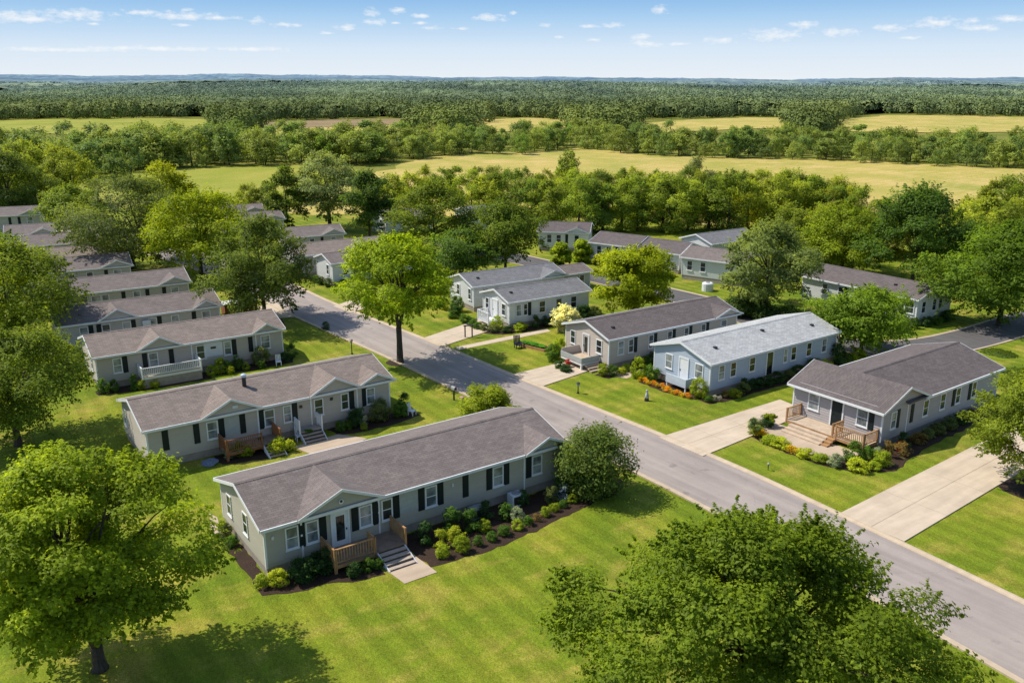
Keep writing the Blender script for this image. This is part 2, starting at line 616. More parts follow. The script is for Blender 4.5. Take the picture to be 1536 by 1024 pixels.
def crown_np(seed, rad, zb, zt, n_clump, n_leaf, leaf, peak=0.45, lobes=0.22, clump=0.27, drop=0.25, inner=0.35, aspect=0.55, shape_pow=0.62, tilt=0.75, sprig=0.2):
    g = np.random.default_rng(seed)
    # clump centres through the crown's envelope
    t = g.beta(1.6, 1.5, n_clump)
    th = g.uniform(0, 2 * np.pi, n_clump)
    ph = g.uniform(0, 6.28, 3)
    e = np.log(0.5) / np.log(peak)
    env = np.clip(np.sin(np.pi * np.clip(t, 0.02, 0.98) ** e), 0, 1) ** shape_pow
    lob = 1 + lobes * (0.6 * np.sin(2 * th + ph[0]) + 0.5 * np.sin(3 * th + ph[1] + 3 * t) + 0.5 * np.sin(5 * th + ph[2]))
    out = np.where(g.uniform(0, 1, n_clump) < inner, np.sqrt(g.uniform(0.02, 0.6, n_clump)), g.uniform(0.80, 1.0, n_clump))
    rc = rad * clump * g.uniform(0.6, 1.3, n_clump)
    rr = np.maximum(rad * env * lob - rc * 0.55, 0.05) * out
    H = zt - zb
    cz = zb + t * H
    c = np.stack([rr * np.cos(th), rr * np.sin(th), np.clip(cz, zb + rc * .4, zt - rc * 0.5)], axis=1)
    # leaves
    w = rc ** 2
    w /= w.sum()
    ci = g.choice(n_clump, n_leaf, p=w)
    d = g.normal(size=(n_leaf, 3))
    d /= np.linalg.norm(d, axis=1, keepdims=True)
    low = d[:, 2] < -drop
    d[low, 2] *= -1
    rad_f = g.uniform(0, 1, n_leaf) ** 0.33
    rad_f = np.where(g.uniform(0, 1, n_leaf) < 0.12, rad_f * 1.28, rad_f)
    p = c[ci] + d * (rad_f * rc[ci])[:, None] * np.array([1, 1, 0.72])
    # sprigs that stick out of the clumps
    ns = n_clump * 6
    sc = g.integers(0, n_clump, ns)
    sdir = c[sc] - np.array([0, 0, zb + 0.3 * H])
    sdir /= np.linalg.norm(sdir, axis=1, keepdims=True) + 1e-6
    sdir = sdir + g.normal(size=(ns, 3)) * 0.55 + np.array([0, 0, 0.12])
    sdir /= np.linalg.norm(sdir, axis=1, keepdims=True)
    k = int(n_leaf * sprig)
    si = g.integers(0, ns, k)
    u = g.uniform(0, 1, k) ** 0.8
    slen = (g.uniform(0.35, 0.85, ns) * rc[sc])[si]
    sp_ = c[sc[si]] + sdir[si] * (rc[sc[si]] * 0.75 + u * slen)[:, None] * np.array([1, 1, 0.85]) + g.normal(size=(k, 3)) * (rc[sc[si]] * 0.07 * (1.2 - u))[:, None]
    p[:k] = sp_
    ci[:k] = sc[si]
    d[:k] = sdir[si]
    p[:, 2] = np.maximum(p[:, 2], 0.02)
    outw = p.copy()
    outw[:, 2] -= zb + 0.35 * H
    outw /= np.linalg.norm(outw, axis=1, keepdims=True) + 1e-6
    nor = d * 0.55 + outw * 0.35 + np.array([0, 0, tilt]) + g.normal(size=(n_leaf, 3)) * 0.42
    co, q = leaf_quads(p, nor, leaf, g, aspect)
    cs = g.uniform(-0.2, 0.2, n_clump)
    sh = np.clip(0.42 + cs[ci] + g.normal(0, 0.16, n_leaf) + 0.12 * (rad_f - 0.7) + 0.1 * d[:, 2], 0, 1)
    return co, q, np.repeat(sh, 4), c, rc


def trunk_mb(seed, c, zb, zt, r0, n_limb=10, multi=1, lean=0.0, fork=None):
    """tapered trunk; with multi > 1 it divides into several stems at the height fork"""
    r = random.Random(seed)
    mb = MB()
    H = zt - zb
    fork = fork if fork is not None else zb * 0.75 + 0.1 * H
    stems = []
    mb.tube([(0, 0, -0.1), (0.02, 0, 0.2), (r.uniform(-.05, .05), r.uniform(-.05, .05), fork * 0.6), (lean * 0.2, 0, fork)],
            [r0 * 1.6, r0 * 1.15, r0 * 0.92, r0 * 0.9], 12)
    for s in range(multi):
        a = 2 * math.pi * s / multi + r.uniform(0, 1) + 0.4
        sp = 0.0 if multi == 1 else H * 0.2
        top = (math.cos(a) * sp + lean, math.sin(a) * sp, zb + 0.6 * H)
        f0 = Vector((lean * 0.2, 0, fork - 0.12))
        t0 = Vector(top)
        mid = f0.lerp(t0, 0.3) + Vector((math.cos(a) * sp * 0.22, math.sin(a) * sp * 0.22, 0))
        m2 = f0.lerp(t0, 0.65) + Vector((r.uniform(-.15, .15), r.uniform(-.15, .15), 0.1))
        rr = r0 * (0.86 if multi == 1 else 0.66)
        mb.tube([f0, mid, m2, t0], [rr, rr * 0.78, rr * 0.45, rr * 0.14], 9)
        stems.append([f0, f0, f0, mid, m2, t0])
    order = list(range(len(c)))
    r.shuffle(order)
    for i in order[:n_limb]:
        p = stems[i % multi]
        k = r.uniform(0, 1)
        a = Vector(p[3]).lerp(Vector(p[4]), k)
        b = Vector(c[i])
        if b.z < a.z - 0.5:
            a = Vector(p[2]).lerp(Vector(p[3]), k)
        m = a.lerp(b, 0.5) + Vector((r.uniform(-.3, .3), r.uniform(-.3, .3), (b - a).length * 0.10))
        m2 = a.lerp(b, 0.8) + Vector((r.uniform(-.2, .2), r.uniform(-.2, .2), (b - a).length * 0.06))
        rr = r0 * r.uniform(0.24, 0.40)
        mb.tube([a, m, m2, b], [rr, rr * 0.62, rr * 0.36, rr * 0.12], 6)
    return mb


def make_tree(name, label, loc, h, rad, zb, col, seed, n_clump=60, n_leaf=9000, leaf=0.3, r0=0.22, multi=1, n_limb=14, group=None, cat='tree', lean=0.0, fork=None, **kw):
    co, q, sh, c, rc = crown_np(seed, rad, zb, h, n_clump, n_leaf, leaf, **kw)
    root = empty(name, (loc[0], loc[1], 0))
    tag(root, label, cat, group)
    fix_normals(trunk_mb(seed, c, zb, h, r0, n_limb, multi, lean, fork).build('trunk', M['bark'], root, True))
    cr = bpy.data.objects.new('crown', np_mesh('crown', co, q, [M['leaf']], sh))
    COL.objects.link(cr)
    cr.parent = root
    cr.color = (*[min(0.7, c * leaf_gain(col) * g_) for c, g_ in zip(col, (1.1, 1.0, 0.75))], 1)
    return root


def small_tree_mesh(name, seed, n_clump, n_leaf, leaf, mat, zb=0.14, rad=0.42, r0=0.03, **kw):
    """unit-height tree as one mesh (for trees far off): trunk and crown"""
    co, q, sh, c, rc = crown_np(seed, rad, zb, 1.0, n_clump, n_leaf, leaf, **kw)
    tb = MB().tube([(0, 0, -0.02), (0, 0, zb), (0.01, 0, 0.6)], [r0 * 1.3, r0, r0 * 0.3], 6, False)
    tv = np.array(tb.v)
    tq = np.array(tb.f) + len(co)
    return np_mesh(name, np.vstack([co, tv]), np.vstack([q, tq]), [mat, M['bark']], np.concatenate([sh, np.full(len(tv), .5)]),
                   np.concatenate([np.zeros(len(q)), np.ones(len(tq))]))


def shrub_mesh(name, seed, n_clump, n_leaf, leaf, **kw):
    kw.setdefault('drop', 0.9)
    kw.setdefault('clump', 0.42)
    co, q, sh, c, rc = crown_np(seed, 0.5, 0.0, 0.9, n_clump, n_leaf, leaf, peak=0.42, lobes=0.12, inner=0.2, **kw)
    return np_mesh(name, co, q, [M['leaf']], sh)


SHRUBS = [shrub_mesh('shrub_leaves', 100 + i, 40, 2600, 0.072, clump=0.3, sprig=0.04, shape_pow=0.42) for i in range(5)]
SPIKY = [shrub_mesh('spiky_leaves', 120 + i, 14, 700, 0.20, aspect=0.22) for i in range(3)]
FLOWERS = [shrub_mesh('flower_leaves', 130 + i, 12, 600, 0.09) for i in range(2)]
GREEN, DKGREEN, YGREEN, LIME = (0.045, 0.085, 0.012), (0.018, 0.038, 0.010), (0.16, 0.20, 0.015), (0.24, 0.27, 0.02)
OLIVE, SILVER, GOLD, ORANGE, RUST = (0.07, 0.085, 0.028), (0.17, 0.20, 0.13), (0.62, 0.44, 0.02), (0.70, 0.31, 0.02), (0.12, 0.085, 0.025)
WHITEF, PINK = (0.50, 0.50, 0.45), (0.45, 0.16, 0.16)
n_sh = [0]


def shrub(x, y, w, h, col, label, cat='shrub', group=None, kind='round', name='shrub'):
    n_sh[0] += 1
    pool = {'round': SHRUBS, 'spiky': SPIKY, 'flower': FLOWERS}[kind]
    o = bpy.data.objects.new(name, pool[n_sh[0] % len(pool)])
    COL.objects.link(o)
    o.location = (x, y, 0.0)
    o.scale = (w, w * rng.uniform(0.9, 1.1), h / 0.9)
    o.rotation_euler = (0, 0, rng.uniform(0, 6.28))
    j = rng.uniform(0.85, 1.15)
    o.color = (*[min(0.8, c * j * (leaf_gain(col) if max(col) < 0.3 else 1.1)) for c in col], 1)
    tag(o, label, cat, group)
    return o


# ------------------------------------------------------------------ houses
class House:
    def __init__(s, name, label, pos, ang, L, W, h=3.15, skirt=0.6, pitch=0.3, side='side_grey', roof='roof_mauve', laps=False, skirt_mat='skirt', over=0.3, trims=(), group='manufactured homes in the park', x0=None):
        s.L, s.W, s.h, s.p, s.sk, s.ov = L, W, h, pitch, skirt, over
        s.x0 = x0
        s.root = empty(name, (pos[0], pos[1], 0), R(ang))
        tag(s.root, label, 'house', group)
        s.ang, s.pos = R(ang), pos
        s.side, s.roofm = M[side], M[roof]
        s.zr = h + W / 2 * pitch
        s.lap = 0.21 if laps else None
        s.walls()
        sb = MB().box(0.05, L - 0.05, 0.05, W - 0.05, 0, skirt)
        s.part(sb, 'skirting', M[skirt_mat])
        s.main_roof()
        for x, y in ((0, 0), (L, 0), (0, W), (L, W)):
            dx = -0.035 if x == 0 else 0.035
            dy = -0.035 if y == 0 else 0.035
            s.part(MB().box(min(x + dx, x - dx * 2.4), max(x + dx, x - dx * 2.4), min(y + dy, y - dy * 2.4), max(y + dy, y - dy * 2.4), skirt - 0.05, h - 0.02), 'corner_trim', M['white'])
        for u in trims:
            s.part(MB().box(u - 0.06, u + 0.06, -0.045, 0.02, skirt - 0.05, h - 0.03), 'downspout', M['white'])

    def part(s, mb, name, mat, parent=None, fix=False):
        o = mb.build(name, mat, parent or s.root)
        if fix:
            fix_normals(o)
        return o

    def walls(s):
        L, W, h, sk, p, zr = s.L, s.W, s.h, s.sk, s.p, s.zr
        mb = MB()
        if not s.lap:
            prof = [(0, sk), (W, sk), (W, h), (W / 2, zr), (0, h)]
            mb.prism(prof, 'x', 0, L)
        else:
            lp, e = s.lap, 0.032
            z = sk
            while z < zr - 0.02:
                z1 = min(z + lp, zr - 0.01)
                if z < h:
                    zz = min(z1, h)
                    mb.add([(0, -e, z), (L, -e, z), (L, 0, zz), (0, 0, zz)], [(0, 1, 2, 3)])
                    mb.add([(0, -e, z), (L, -e, z), (L, 0, z), (0, 0, z)], [(3, 2, 1, 0)])
                    mb.add([(0, W + e, z), (L, W + e, z), (L, W, zz), (0, W, zz)], [(3, 2, 1, 0)])
                i0, i1 = max(0, (z - h) / p), max(0, (z1 - h) / p)
                for x, sx in ((0, -1), (L, 1)):
                    if x == 0 and s.x0 is not None and z >= h:
                        continue
                    vs = [(x + sx * e, i0, z), (x + sx * e, W - i0, z), (x, W - i1, z1), (x, i1, z1)]
                    mb.add(vs, [(3, 2, 1, 0) if sx > 0 else (0, 1, 2, 3)][:1])
                    mb.add([(x + sx * e, i0, z), (x + sx * e, W - i0, z), (x, W - i0, z), (x, i0, z)], [(0, 1, 2, 3)])
                z = z1
        s.part(mb, 'wall', s.side)

    def main_roof(s):
        L, W, h, p, ov, zr = s.L, s.W, s.h, s.p, s.ov, s.zr
        og = 0.3
        t = 0.12
        xl = -og if s.x0 is None else s.x0
        zE = h + 0.01 - ov * p
        prof = [(-ov, zE), (-ov, zE + t), (W / 2, zr + 0.01 + t), (W + ov, zE + t), (W + ov, zE), (W / 2, zr + 0.01)]
        s.roof = s.part(MB().prism(prof, 'x', xl, L + og), 'roof', s.roofm, fix=True)
        # ridge cap
        cap = [(W / 2 - 0.16, zr + t - 0.16 * p + 0.012), (W / 2, zr + t + 0.012), (W / 2 + 0.16, zr + t - 0.16 * p + 0.012), (W / 2 + 0.16, zr + t - 0.16 * p + 0.04), (W / 2, zr + t + 0.045), (W / 2 - 0.16, zr + t - 0.16 * p + 0.04)]
        s.part(MB().prism(cap, 'x', xl, L + og), 'ridge_cap', s.roofm, s.roof, True)
        xg = xl + (2.4 if s.x0 else 0)
        s.part(MB().box(xg, L + og, -ov - 0.10, -ov - 0.003, zE - 0.07, zE + t - 0.015), 'gutter', M['white'], s.roof)
        s.part(MB().box(xg, L + og, W + ov + 0.003, W + ov + 0.10, zE - 0.07, zE + t - 0.015), 'gutter', M['white'], s.roof)
        rk = MB()
        k = 0.17
        rp = [(-ov, zE + t - k - 0.02), (-ov, zE + t + 0.012), (W / 2, zr + t + 0.022), (W + ov, zE + t + 0.012), (W + ov, zE + t - k - 0.02), (W / 2, zr + t - k - 0.01)]
        if s.x0 is None:
            s.part(MB().prism(rp, 'x', -og - 0.04, -og - 0.003), 'rake_board', M['white'], s.roof, True)
        s.part(rk.prism(rp, 'x', L + og + 0.003, L + og + 0.04), 'rake_board', M['white'], s.roof, True)

    def gable(s, xc, a, ha=None, out=0.28, end=False):
        """cross gable over the long front"""
        h, p, W, ov = s.h, s.p, s.W, s.ov
        ha = ha if ha else a * p * 1.15
        q = ha / a
        yb = min(ha / p, W / 2 - 0.05)       # where its ridge meets the main slope
        t = 0.13
        o = out
        zE = h + 0.02
        g = MB().add([(xc - a, -o + 0.02, zE - 0.12), (xc + a, -o + 0.02, zE - 0.12), (xc + a, -o + 0.02, zE), (xc, -o + 0.02, h + ha), (xc - a, -o + 0.02, zE)], [(0, 1, 2, 3, 4)])
        s.part(g, 'gable_panel', s.side)
        r = MB()
        ax = a + 0.15
        zl = h + ha - ax * q
        for sgn in (-1, 1):
            A = (xc + sgn * ax, -o - 0.2, zl + t)
            B = (xc, -o - 0.2, h + ha + t)
            C = (xc, yb + 0.3, h + ha + t)
            D = (xc + sgn * ax, max(0.0, (zl - h) / p) - 0.1, zl + t)
            A2, B2, C2, D2 = [(v[0], v[1], v[2] - 0.1) for v in (A, B, C, D)]
            r.add([A, B, C, D, A2, B2, C2, D2], [(0, 1, 2, 3), (7, 6, 5, 4), (0, 4, 5, 1), (1, 5, 6, 2), (2, 6, 7, 3), (3, 7, 4, 0)])
        ro = s.part(r, 'gable_roof', s.roofm, fix=True)
        k = 0.16
        rk = MB().prism([(xc - ax, zl + t + 0.015), (xc, h + ha + t + 0.015), (xc + ax, zl + t + 0.015), (xc + ax, zl + t - k), (xc, h + ha + t - k), (xc - ax, zl + t - k)], 'y', -o - 0.24, -o - 0.203)
        s.part(rk, 'rake_board', M['white'], ro, True)

    # local frame on a wall: u along the wall, out = away from the house
    def fbox(s, mb, wall, u0, u1, d0, d1, z0, z1):
        if wall == 'front':
            return mb.box(u0, u1, -d1, -d0, z0, z1)
        if wall == 'left':
            return mb.box(-d1, -d0, u0, u1, z0, z1)
        if wall == 'right':
            return mb.box(s.L + d0, s.L + d1, u0, u1, z0, z1)

    def u_of(s, wall, px, py):
        """distance along a wall of the point seen at px, py"""
        r = ray(px, py)
        if wall == 'front':
            o, d = s.pos, (math.cos(s.ang), math.sin(s.ang))
        elif wall == 'left':
            o, d = s.pos, (-math.sin(s.ang), math.cos(s.ang))
        else:
            o = (s.pos[0] + s.L * math.cos(s.ang), s.pos[1] + s.L * math.sin(s.ang))
            d = (-math.sin(s.ang), math.cos(s.ang))
        # solve o + u d = k (rx, ry)
        det = d[0] * -r[1] + d[1] * r[0]
        return (-o[0] * -r[1] + -o[1] * r[0]) / det

    def window(s, wall, px, py, w=0.85, z0=1.35, z1=2.75, sh='', pane='glass_pale', u=None):
        u = s.u_of(wall, px, py) if u is None else u
        if sh != 'S':
            fr = MB()
            b = 0.085
            s.fbox(fr, wall, u - w / 2, u - w / 2 + b, 0.0, 0.075, z0, z1)
            s.fbox(fr, wall, u + w / 2 - b, u + w / 2, 0.0, 0.075, z0, z1)
            s.fbox(fr, wall, u - w / 2 + b, u + w / 2 - b, 0.0, 0.075, z0, z0 + b)
            s.fbox(fr, wall, u - w / 2 + b, u + w / 2 - b, 0.0, 0.075, z1 - b, z1)
            s.fbox(fr, wall, u - w / 2 + b, u + w / 2 - b, 0.0, 0.06, (z0 + z1) / 2 - 0.025, (z0 + z1) / 2 + 0.025)
            o = s.part(fr, 'window', M['white'])
            s.part(s.fbox(MB(), wall, u - w / 2 + b - 0.01, u + w / 2 - b + 0.01, 0.0, 0.045, z0 + b - 0.01, z1 - b + 0.01), 'pane', M[pane], o)
            sill = s.fbox(MB(), wall, u - w / 2 - 0.04, u + w / 2 + 0.04, 0.0, 0.11, z0 - 0.06, z0 - 0.002)
            s.part(sill, 'sill', M['white'], o)
        for c in sh:
            k = {'L': -1, 'R': 1, 'S': 0}[c]
            c0 = u + k * (w / 2 + 0.26)
            m = MB()
            s.fbox(m, wall, c0 - 0.22, c0 + 0.22, 0.0, 0.05, z0 - 0.08, z1 + 0.05)
            for zz in (z0 + 0.02, (z0 + z1) / 2 + 0.03):
                s.fbox(m, wall, c0 - 0.16, c0 + 0.16, 0.05, 0.065, zz, zz + (z1 - z0) / 2 - 0.12)
            s.part(m, 'shutter', M['dark_green'])

    def door(s, wall, px, py, w=0.95, z0=0.62, z1=2.75, mat='white', glass=None, u=None):
        u = s.u_of(wall, px, py) if u is None else u
        fr = MB()
        b = 0.12
        s.fbox(fr, wall, u - w / 2 - b, u - w / 2, 0, 0.09, z0, z1)
        s.fbox(fr, wall, u + w / 2, u + w / 2 + b, 0, 0.09, z0, z1)
        s.fbox(fr, wall, u - w / 2 - b, u + w / 2 + b, 0, 0.085, z1, z1 + b)
        o = s.part(fr, 'door_frame', M['white'])
        d = s.part(s.fbox(MB(), wall, u - w / 2, u + w / 2, 0, 0.05, z0, z1), 'door', M[mat])
        if glass:
            s.part(s.fbox(MB(), wall, u - w * 0.28, u + w * 0.28, 0.05, 0.06, z0 + 0.35, z1 - 0.2), 'door_glass', M[glass], d)
        s.part(s.fbox(MB(), wall, u + w * 0.36, u + w * 0.42, 0.05, 0.10, z0 + 0.95, z0 + 1.07), 'handle', M['metal'], d)

    def panel(s, wall, px, py, w, z0, z1, mat, name='sunlit_patch', u=None, d=0.05):
        u = s.u_of(wall, px, py) if u is None else u
        return s.part(s.fbox(MB(), wall, u - w / 2, u + w / 2, 0, d, z0, z1), name, M[mat])

    def vent(s, x, y, mat='metal'):
        """roof vent at plan position"""
        z = s.h + 0.13 + (y if y < s.W / 2 else s.W - y) * s.p
        s.part(MB().box(x - 0.16, x + 0.16, y - 0.14, y + 0.14, z - 0.06, z + 0.14), 'roof_vent', M[mat], s.roof)

    def pt(s, x, y):
        c, n = math.cos(s.ang), math.sin(s.ang)
        return (s.pos[0] + x * c - y * n, s.pos[1] + x * n + y * c)


HN = 'manufactured_home'
H = {}
exec_order = []


def windows(hs, wall, items):
    for it in items:
        hs.window(wall, *it[:2], **(it[2] if len(it) > 2 else {}))


A0 = 35.0
DK = dict(pane='glass_dark')
S = dict(sh='S')
h1 = H['L1'] = House(HN, 'grey-green single-storey home with dark shutters and timber porch, nearest to the viewer', (-13.8, 44.2), A0, 21.0, 7.6, side='side_green', roof='roof_mauve', laps=True, trims=())
windows(h1, 'left', [(346, 769, dict(w=0.8, **DK)), (370, 797, dict(w=0.8, **DK))])
windows(h1, 'front', [(437.5, 804, dict(w=0.8)), (468, 797, dict(sh='LR', w=0.8)), (548, 773, dict(sh='LR')), (580, 762, dict(sh='R', w=0.75, **DK)), (646, 742, dict(sh='LR')),
                      (698, 728, S), (746.5, 711, dict(sh='LR')), (805, 692, dict(sh='L'))])
h1.door('front', 510, 787, glass='glass_dark')
ga = [(446, 773, 569.5, 736), (786, 678, 834, 664)]
for i, (xa, ya, xb, yb) in enumerate(ga):
    ua, ub = h1.u_of('front', xa, ya), h1.u_of('front', xb, yb)
    if i:
        ub = h1.L + 0.3
    h1.gable((ua + ub) / 2, (ub - ua) / 2, 1.12 if i == 0 else 0.75)
for px, py in ((452, 800), (567.6, 760), (786, 700)):
    u = h1.u_of('front', px, py)
    h1.part(MB().box(u - 0.055, u + 0.055, -0.06, 0.02, 0.5, h1.h - 0.03), 'downspout', M['white'])
h1.panel('front', 612, 762, 1.7, 1.45, 3.0, 'pale_panel', d=0.03)  # sunlit patch on the siding, put in as a paler thin panel
u = h1.u_of('front', 508, 750)
ov = MB().tube([(u, -0.30, h1.h + 0.42), (u, -0.36, h1.h + 0.42)], [0.15, 0.15], 14)
oo = fix_normals(ov.build('gable_vent', M['white'], h1.root))
fix_normals(MB().tube([(u, -0.355, h1.h + 0.45), (u, -0.375, h1.h + 0.45)], [0.09, 0.09], 12).build('vent_grille', M['metal'], oo))
for px, py in ((407.6, 800), (678, 727)):
    h1.panel('front', px, py, 0.14, 2.3, 2.5, 'board_white', 'wall_lamp', d=0.12)

h2 = H['L2'] = House(HN, 'taupe-grey home with two front gables, brown porch and dark roof flue', (-26.0, 58.5), A0, 19.3, 7.4, side='side_taupe', roof='roof_tan', laps=True)
windows(h2, 'left', [(190, 632, dict(w=0.8))])
windows(h2, 'front', [(247, 650, S), (295, 651, S), (318.5, 645, dict(sh='R')), (364, 635, S), (393, 629, S), (404, 625.5, {}), (431, 621.6, dict(sh='R', w=0.7)), (478, 612, dict(w=0.8, **DK)),
                      (517, 603, dict(sh='R', w=0.7, **DK)), (546.5, 595.5, S), (555.5, 592, dict(w=0.8))])
h2.panel('front', 342, 638, 1.7, 1.4, 2.8, 'pale_panel', d=0.03)  # sun on the wall imitated by a lighter-coloured panel
for xa, xb, ha in ((301, 388, 1.05), (464, 536, 1.1), (537, 590, 0.75)):
    ua, ub = h2.u_of('front', xa, 625 if xa < 400 else 590), h2.u_of('front', xb, 610 if xa < 400 else 575)
    ub = min(ub, h2.L + 0.3)
    h2.gable((ua + ub) / 2, (ub - ua) / 2, ha)
for px, py in ((388, 640), (466, 605), (535, 585)):
    u = h2.u_of('front', px, py)
    h2.part(MB().box(u - 0.055, u + 0.055, -0.06, 0.02, 0.5, h2.h - 0.03), 'downspout', M['white'])
u = h2.u_of('front', 351, 612)
h2.part(MB().box(u - 0.2, u + 0.2, -0.34, -0.262, h2.h + 0.35, h2.h + 0.55), 'gable_vent', M['board_white'])
for px, py, z in ((451, 611, 2.3), (497, 603, 2.4)):
    h2.panel('front', px, py, 0.22, z, z + 0.22, 'metal', 'wall_lamp', d=0.1)
# dark flue with a pale cowl
fx, fy = 8.1, 2.6
zf = h2.h + fy * h2.p
fl = fix_normals(MB().tube([(fx, fy, zf), (fx, fy, zf + 0.85)], [0.16, 0.16], 12).build('flue', M['metal'], h2.roof))
fl2 = MB().tube([(fx, fy, zf + 0.85), (fx, fy, zf + 0.93), (fx, fy, zf + 1.05), (fx, fy, zf + 1.13)], [0.18, 0.22, 0.22, 0.1], 12)
fix_normals(fl2.build('flue_cowl', M['blue_panel'], h2.root))

h3 = H['L3'] = House(HN, 'grey home with a white-railed deck and a white sign board on its wall', (-37.3, 75.6), 33.5, 17.2, 7.2, side='side_taupe', roof='roof_tan', laps=True)
windows(h3, 'left', [(139, 547, dict(w=0.8))])
windows(h3, 'front', [(176, 546.6, dict(sh='R', w=0.8)), (217.6, 541, S), (230, 538, {}), (257.5, 536, S), (301.6, 528, dict(w=0.9, **DK)), (341.5, 522, dict(sh='R', w=0.75)), (376, 518, S), (398, 512, dict(w=0.95))])
b = h3.panel('front', 320, 525, 1.75, 1.45, 2.85, 'board_white', 'sign_board')
u = h3.u_of('front', 320, 525)
h3.part(MB().box(u - 0.25, u + 0.25, -0.066, -0.053, 2.2, 2.42), 'sign_plate', M['metal'], b)
for xa, xb, ha in ((206, 271, 1.0), (381, 420, 0.75)):
    ua, ub = h3.u_of('front', xa, 527), h3.u_of('front', xb, 515)
    ub = min(ub, h3.L + 0.3)
    h3.gable((ua + ub) / 2, (ub - ua) / 2, ha)
for px, py in ((384, 515), (288, 530)):
    u = h3.u_of('front', px, py)
    h3.part(MB().box(u - 0.055, u + 0.055, -0.06, 0.02, 0.5, h3.h - 0.03), 'downspout', M['white'])


def end_pos(px, py, L, ang, z=3.15):
    g = G(px, py, z)
    return (g[0] - L * math.cos(R(ang)), g[1] - L * math.sin(R(ang)))


h4 = H['L4'] = House(HN, 'grey home with dark mauve roof, directly behind the home with the white-railed deck', end_pos(328.7, 457.4, 16, 33), 33, 16, 7.0, side='side_grey', roof='roof_mauve')
windows(h4, 'front', [(125, 491, dict(sh='R')), (159, 491, dict(sh='L', **DK)), (190, 488, dict(sh='R')), (229, 481, dict(sh='R')), (262.6, 478, {}), (291, 474, S), (309, 471, dict(w=0.95))])
for xa, xb, ha in ((146, 204, 1.0), (291, 329, 0.75)):
    ua, ub = h4.u_of('front', xa, 477), h4.u_of('front', xb, 470)
    ub = min(ub, h4.L + 0.3)
    h4.gable((ua + ub) / 2, (ub - ua) / 2, ha)
h4.panel('front', 219, 482, 0.8, 1.7, 2.6, 'board_white', 'cooling_unit', d=0.35)
h5 = H['L5'] = House(HN, 'grey home with a single end gable, third row behind the white-railed deck', end_pos(282, 422.5, 15, 31), 31, 15, 7.0, side='side_grey', roof='roof_mauve')
windows(h5, 'front', [(126, 449, DK), (144, 447, dict(w=1.1)), (158, 445, {}), (185, 441, S), (205, 441, {}), (221, 438, S), (246, 434, S), (262, 434, dict(w=0.95))])
h5.gable(h5.L - 1.55, 1.85, 0.8)
h6 = H['L6'] = House(HN, 'short grey home with three white windows beside the broad dark olive tree', end_pos(195, 397.6, 13, 29), 29, 13, 7.0, side='side_grey', roof='roof_mauve')
windows(h6, 'front', [(107, 412.6, DK), (134.5, 410, DK), (159, 407, S), (176, 407, dict(w=1.0))])
h6.gable(h6.L - 1.6, 1.9, 0.8)
h6b = H['L6b'] = House(HN, 'home showing only a slice of taupe roof behind the short grey home', end_pos(168, 383, 8, 29), 29, 8, 7.0, side='side_grey', roof='roof_tan')
h7 = H['L7'] = House(HN, 'small grey home with dark door, sixth back along the row beside the street', end_pos(146, 362, 10, 27), 27, 10, 7.0, side='side_grey', roof='roof_mauve')
windows(h7, 'front', [(94.6, 372.7, DK), (115, 371, S), (129, 370, dict(w=1.0))])
h7.gable(h7.L - 1.6, 1.9, 0.8)
h8 = H['L8'] = House(HN, 'home with a low grey gable peeping out between two left-hand rows of trees', end_pos(82, 349, 7, 25), 25, 7, 7.0, side='side_grey', roof='roof_mauve')
h8.gable(h8.L - 1.6, 1.9, 0.8)
windows(h8, 'front', [(66, 353, dict(u=None))])
h9 = H['L9'] = House(HN, 'farthest grey home of the row at the edge of the wood', end_pos(61, 321, 12, 22), 22, 12, 7.0, side='side_grey', roof='roof_mauve')
windows(h9, 'front', [(45, 329, dict(w=1.0)), (29, 331, S), (15, 332, S)])
h9.gable(h9.L - 1.6, 1.9, 0.8)

# --- right-hand rows
m1 = H['M1'] = House(HN, 'slate-grey home with a cross-gabled front and pale timber deck by the wide driveway', (27.9, 62.3), 36, 17.4, 8.0, side='side_slate', roof='roof_dark', laps=True, skirt_mat='skirt_grey', x0=2.9)
windows(m1, 'left', [(1221, 604, dict(w=1.05)), (1294, 625.5, dict(w=1.0, sh='L'))])
m1.door('left', 1256, 617, mat='dark_green', w=0.95)
windows(m1, 'front', [(1340, 625.5, dict(sh='R', w=0.75)), (1368, 616, S), (1388.5, 606, dict(w=0.8, **DK)), (1414, 596, dict(w=0.8, **DK)), (1437, 588, dict(sh='L', w=0.75, **DK)), (1461, 578, dict(sh='L', w=0.75, **DK))])
# cross roof over the front rooms: ridge parallel to the street
W1 = m1.W
xr, t1 = 2.9, 0.13
ps = (m1.zr - m1.h + 0.02) / xr
cr = MB()
ya, yb = -0.35, W1 + 0.35
xa, xb = -0.45, 6.1
zt = m1.zr + 0.02
za, zb_ = zt - (xr - xa) * ps, zt - (xb - xr) * ps
prof = [(xa, za), (xa, za + t1), (xr, zt + t1), (xb, zb_ + t1), (xb, zb_), (xr, zt)]
crf = m1.part(cr.prism([(p[0], p[1]) for p in prof], 'y', ya, yb), 'cross_roof', m1.roofm, fix=True)
for y0_, y1_ in ((-0.012, 0.05), (W1 - 0.05, W1 + 0.012)):
    m1.part(MB().prism([(0.0, m1.h - 0.01), (xr, zt - 0.02), (5.75, m1.h - 0.01)], 'y', y0_, y1_), 'gable_panel', m1.side, fix=True)
m1.part(MB().box(xa - 0.09, xa - 0.003, ya, yb, za - 0.06, za + t1 - 0.02), 'gutter', M['white'], crf)
k = 0.17
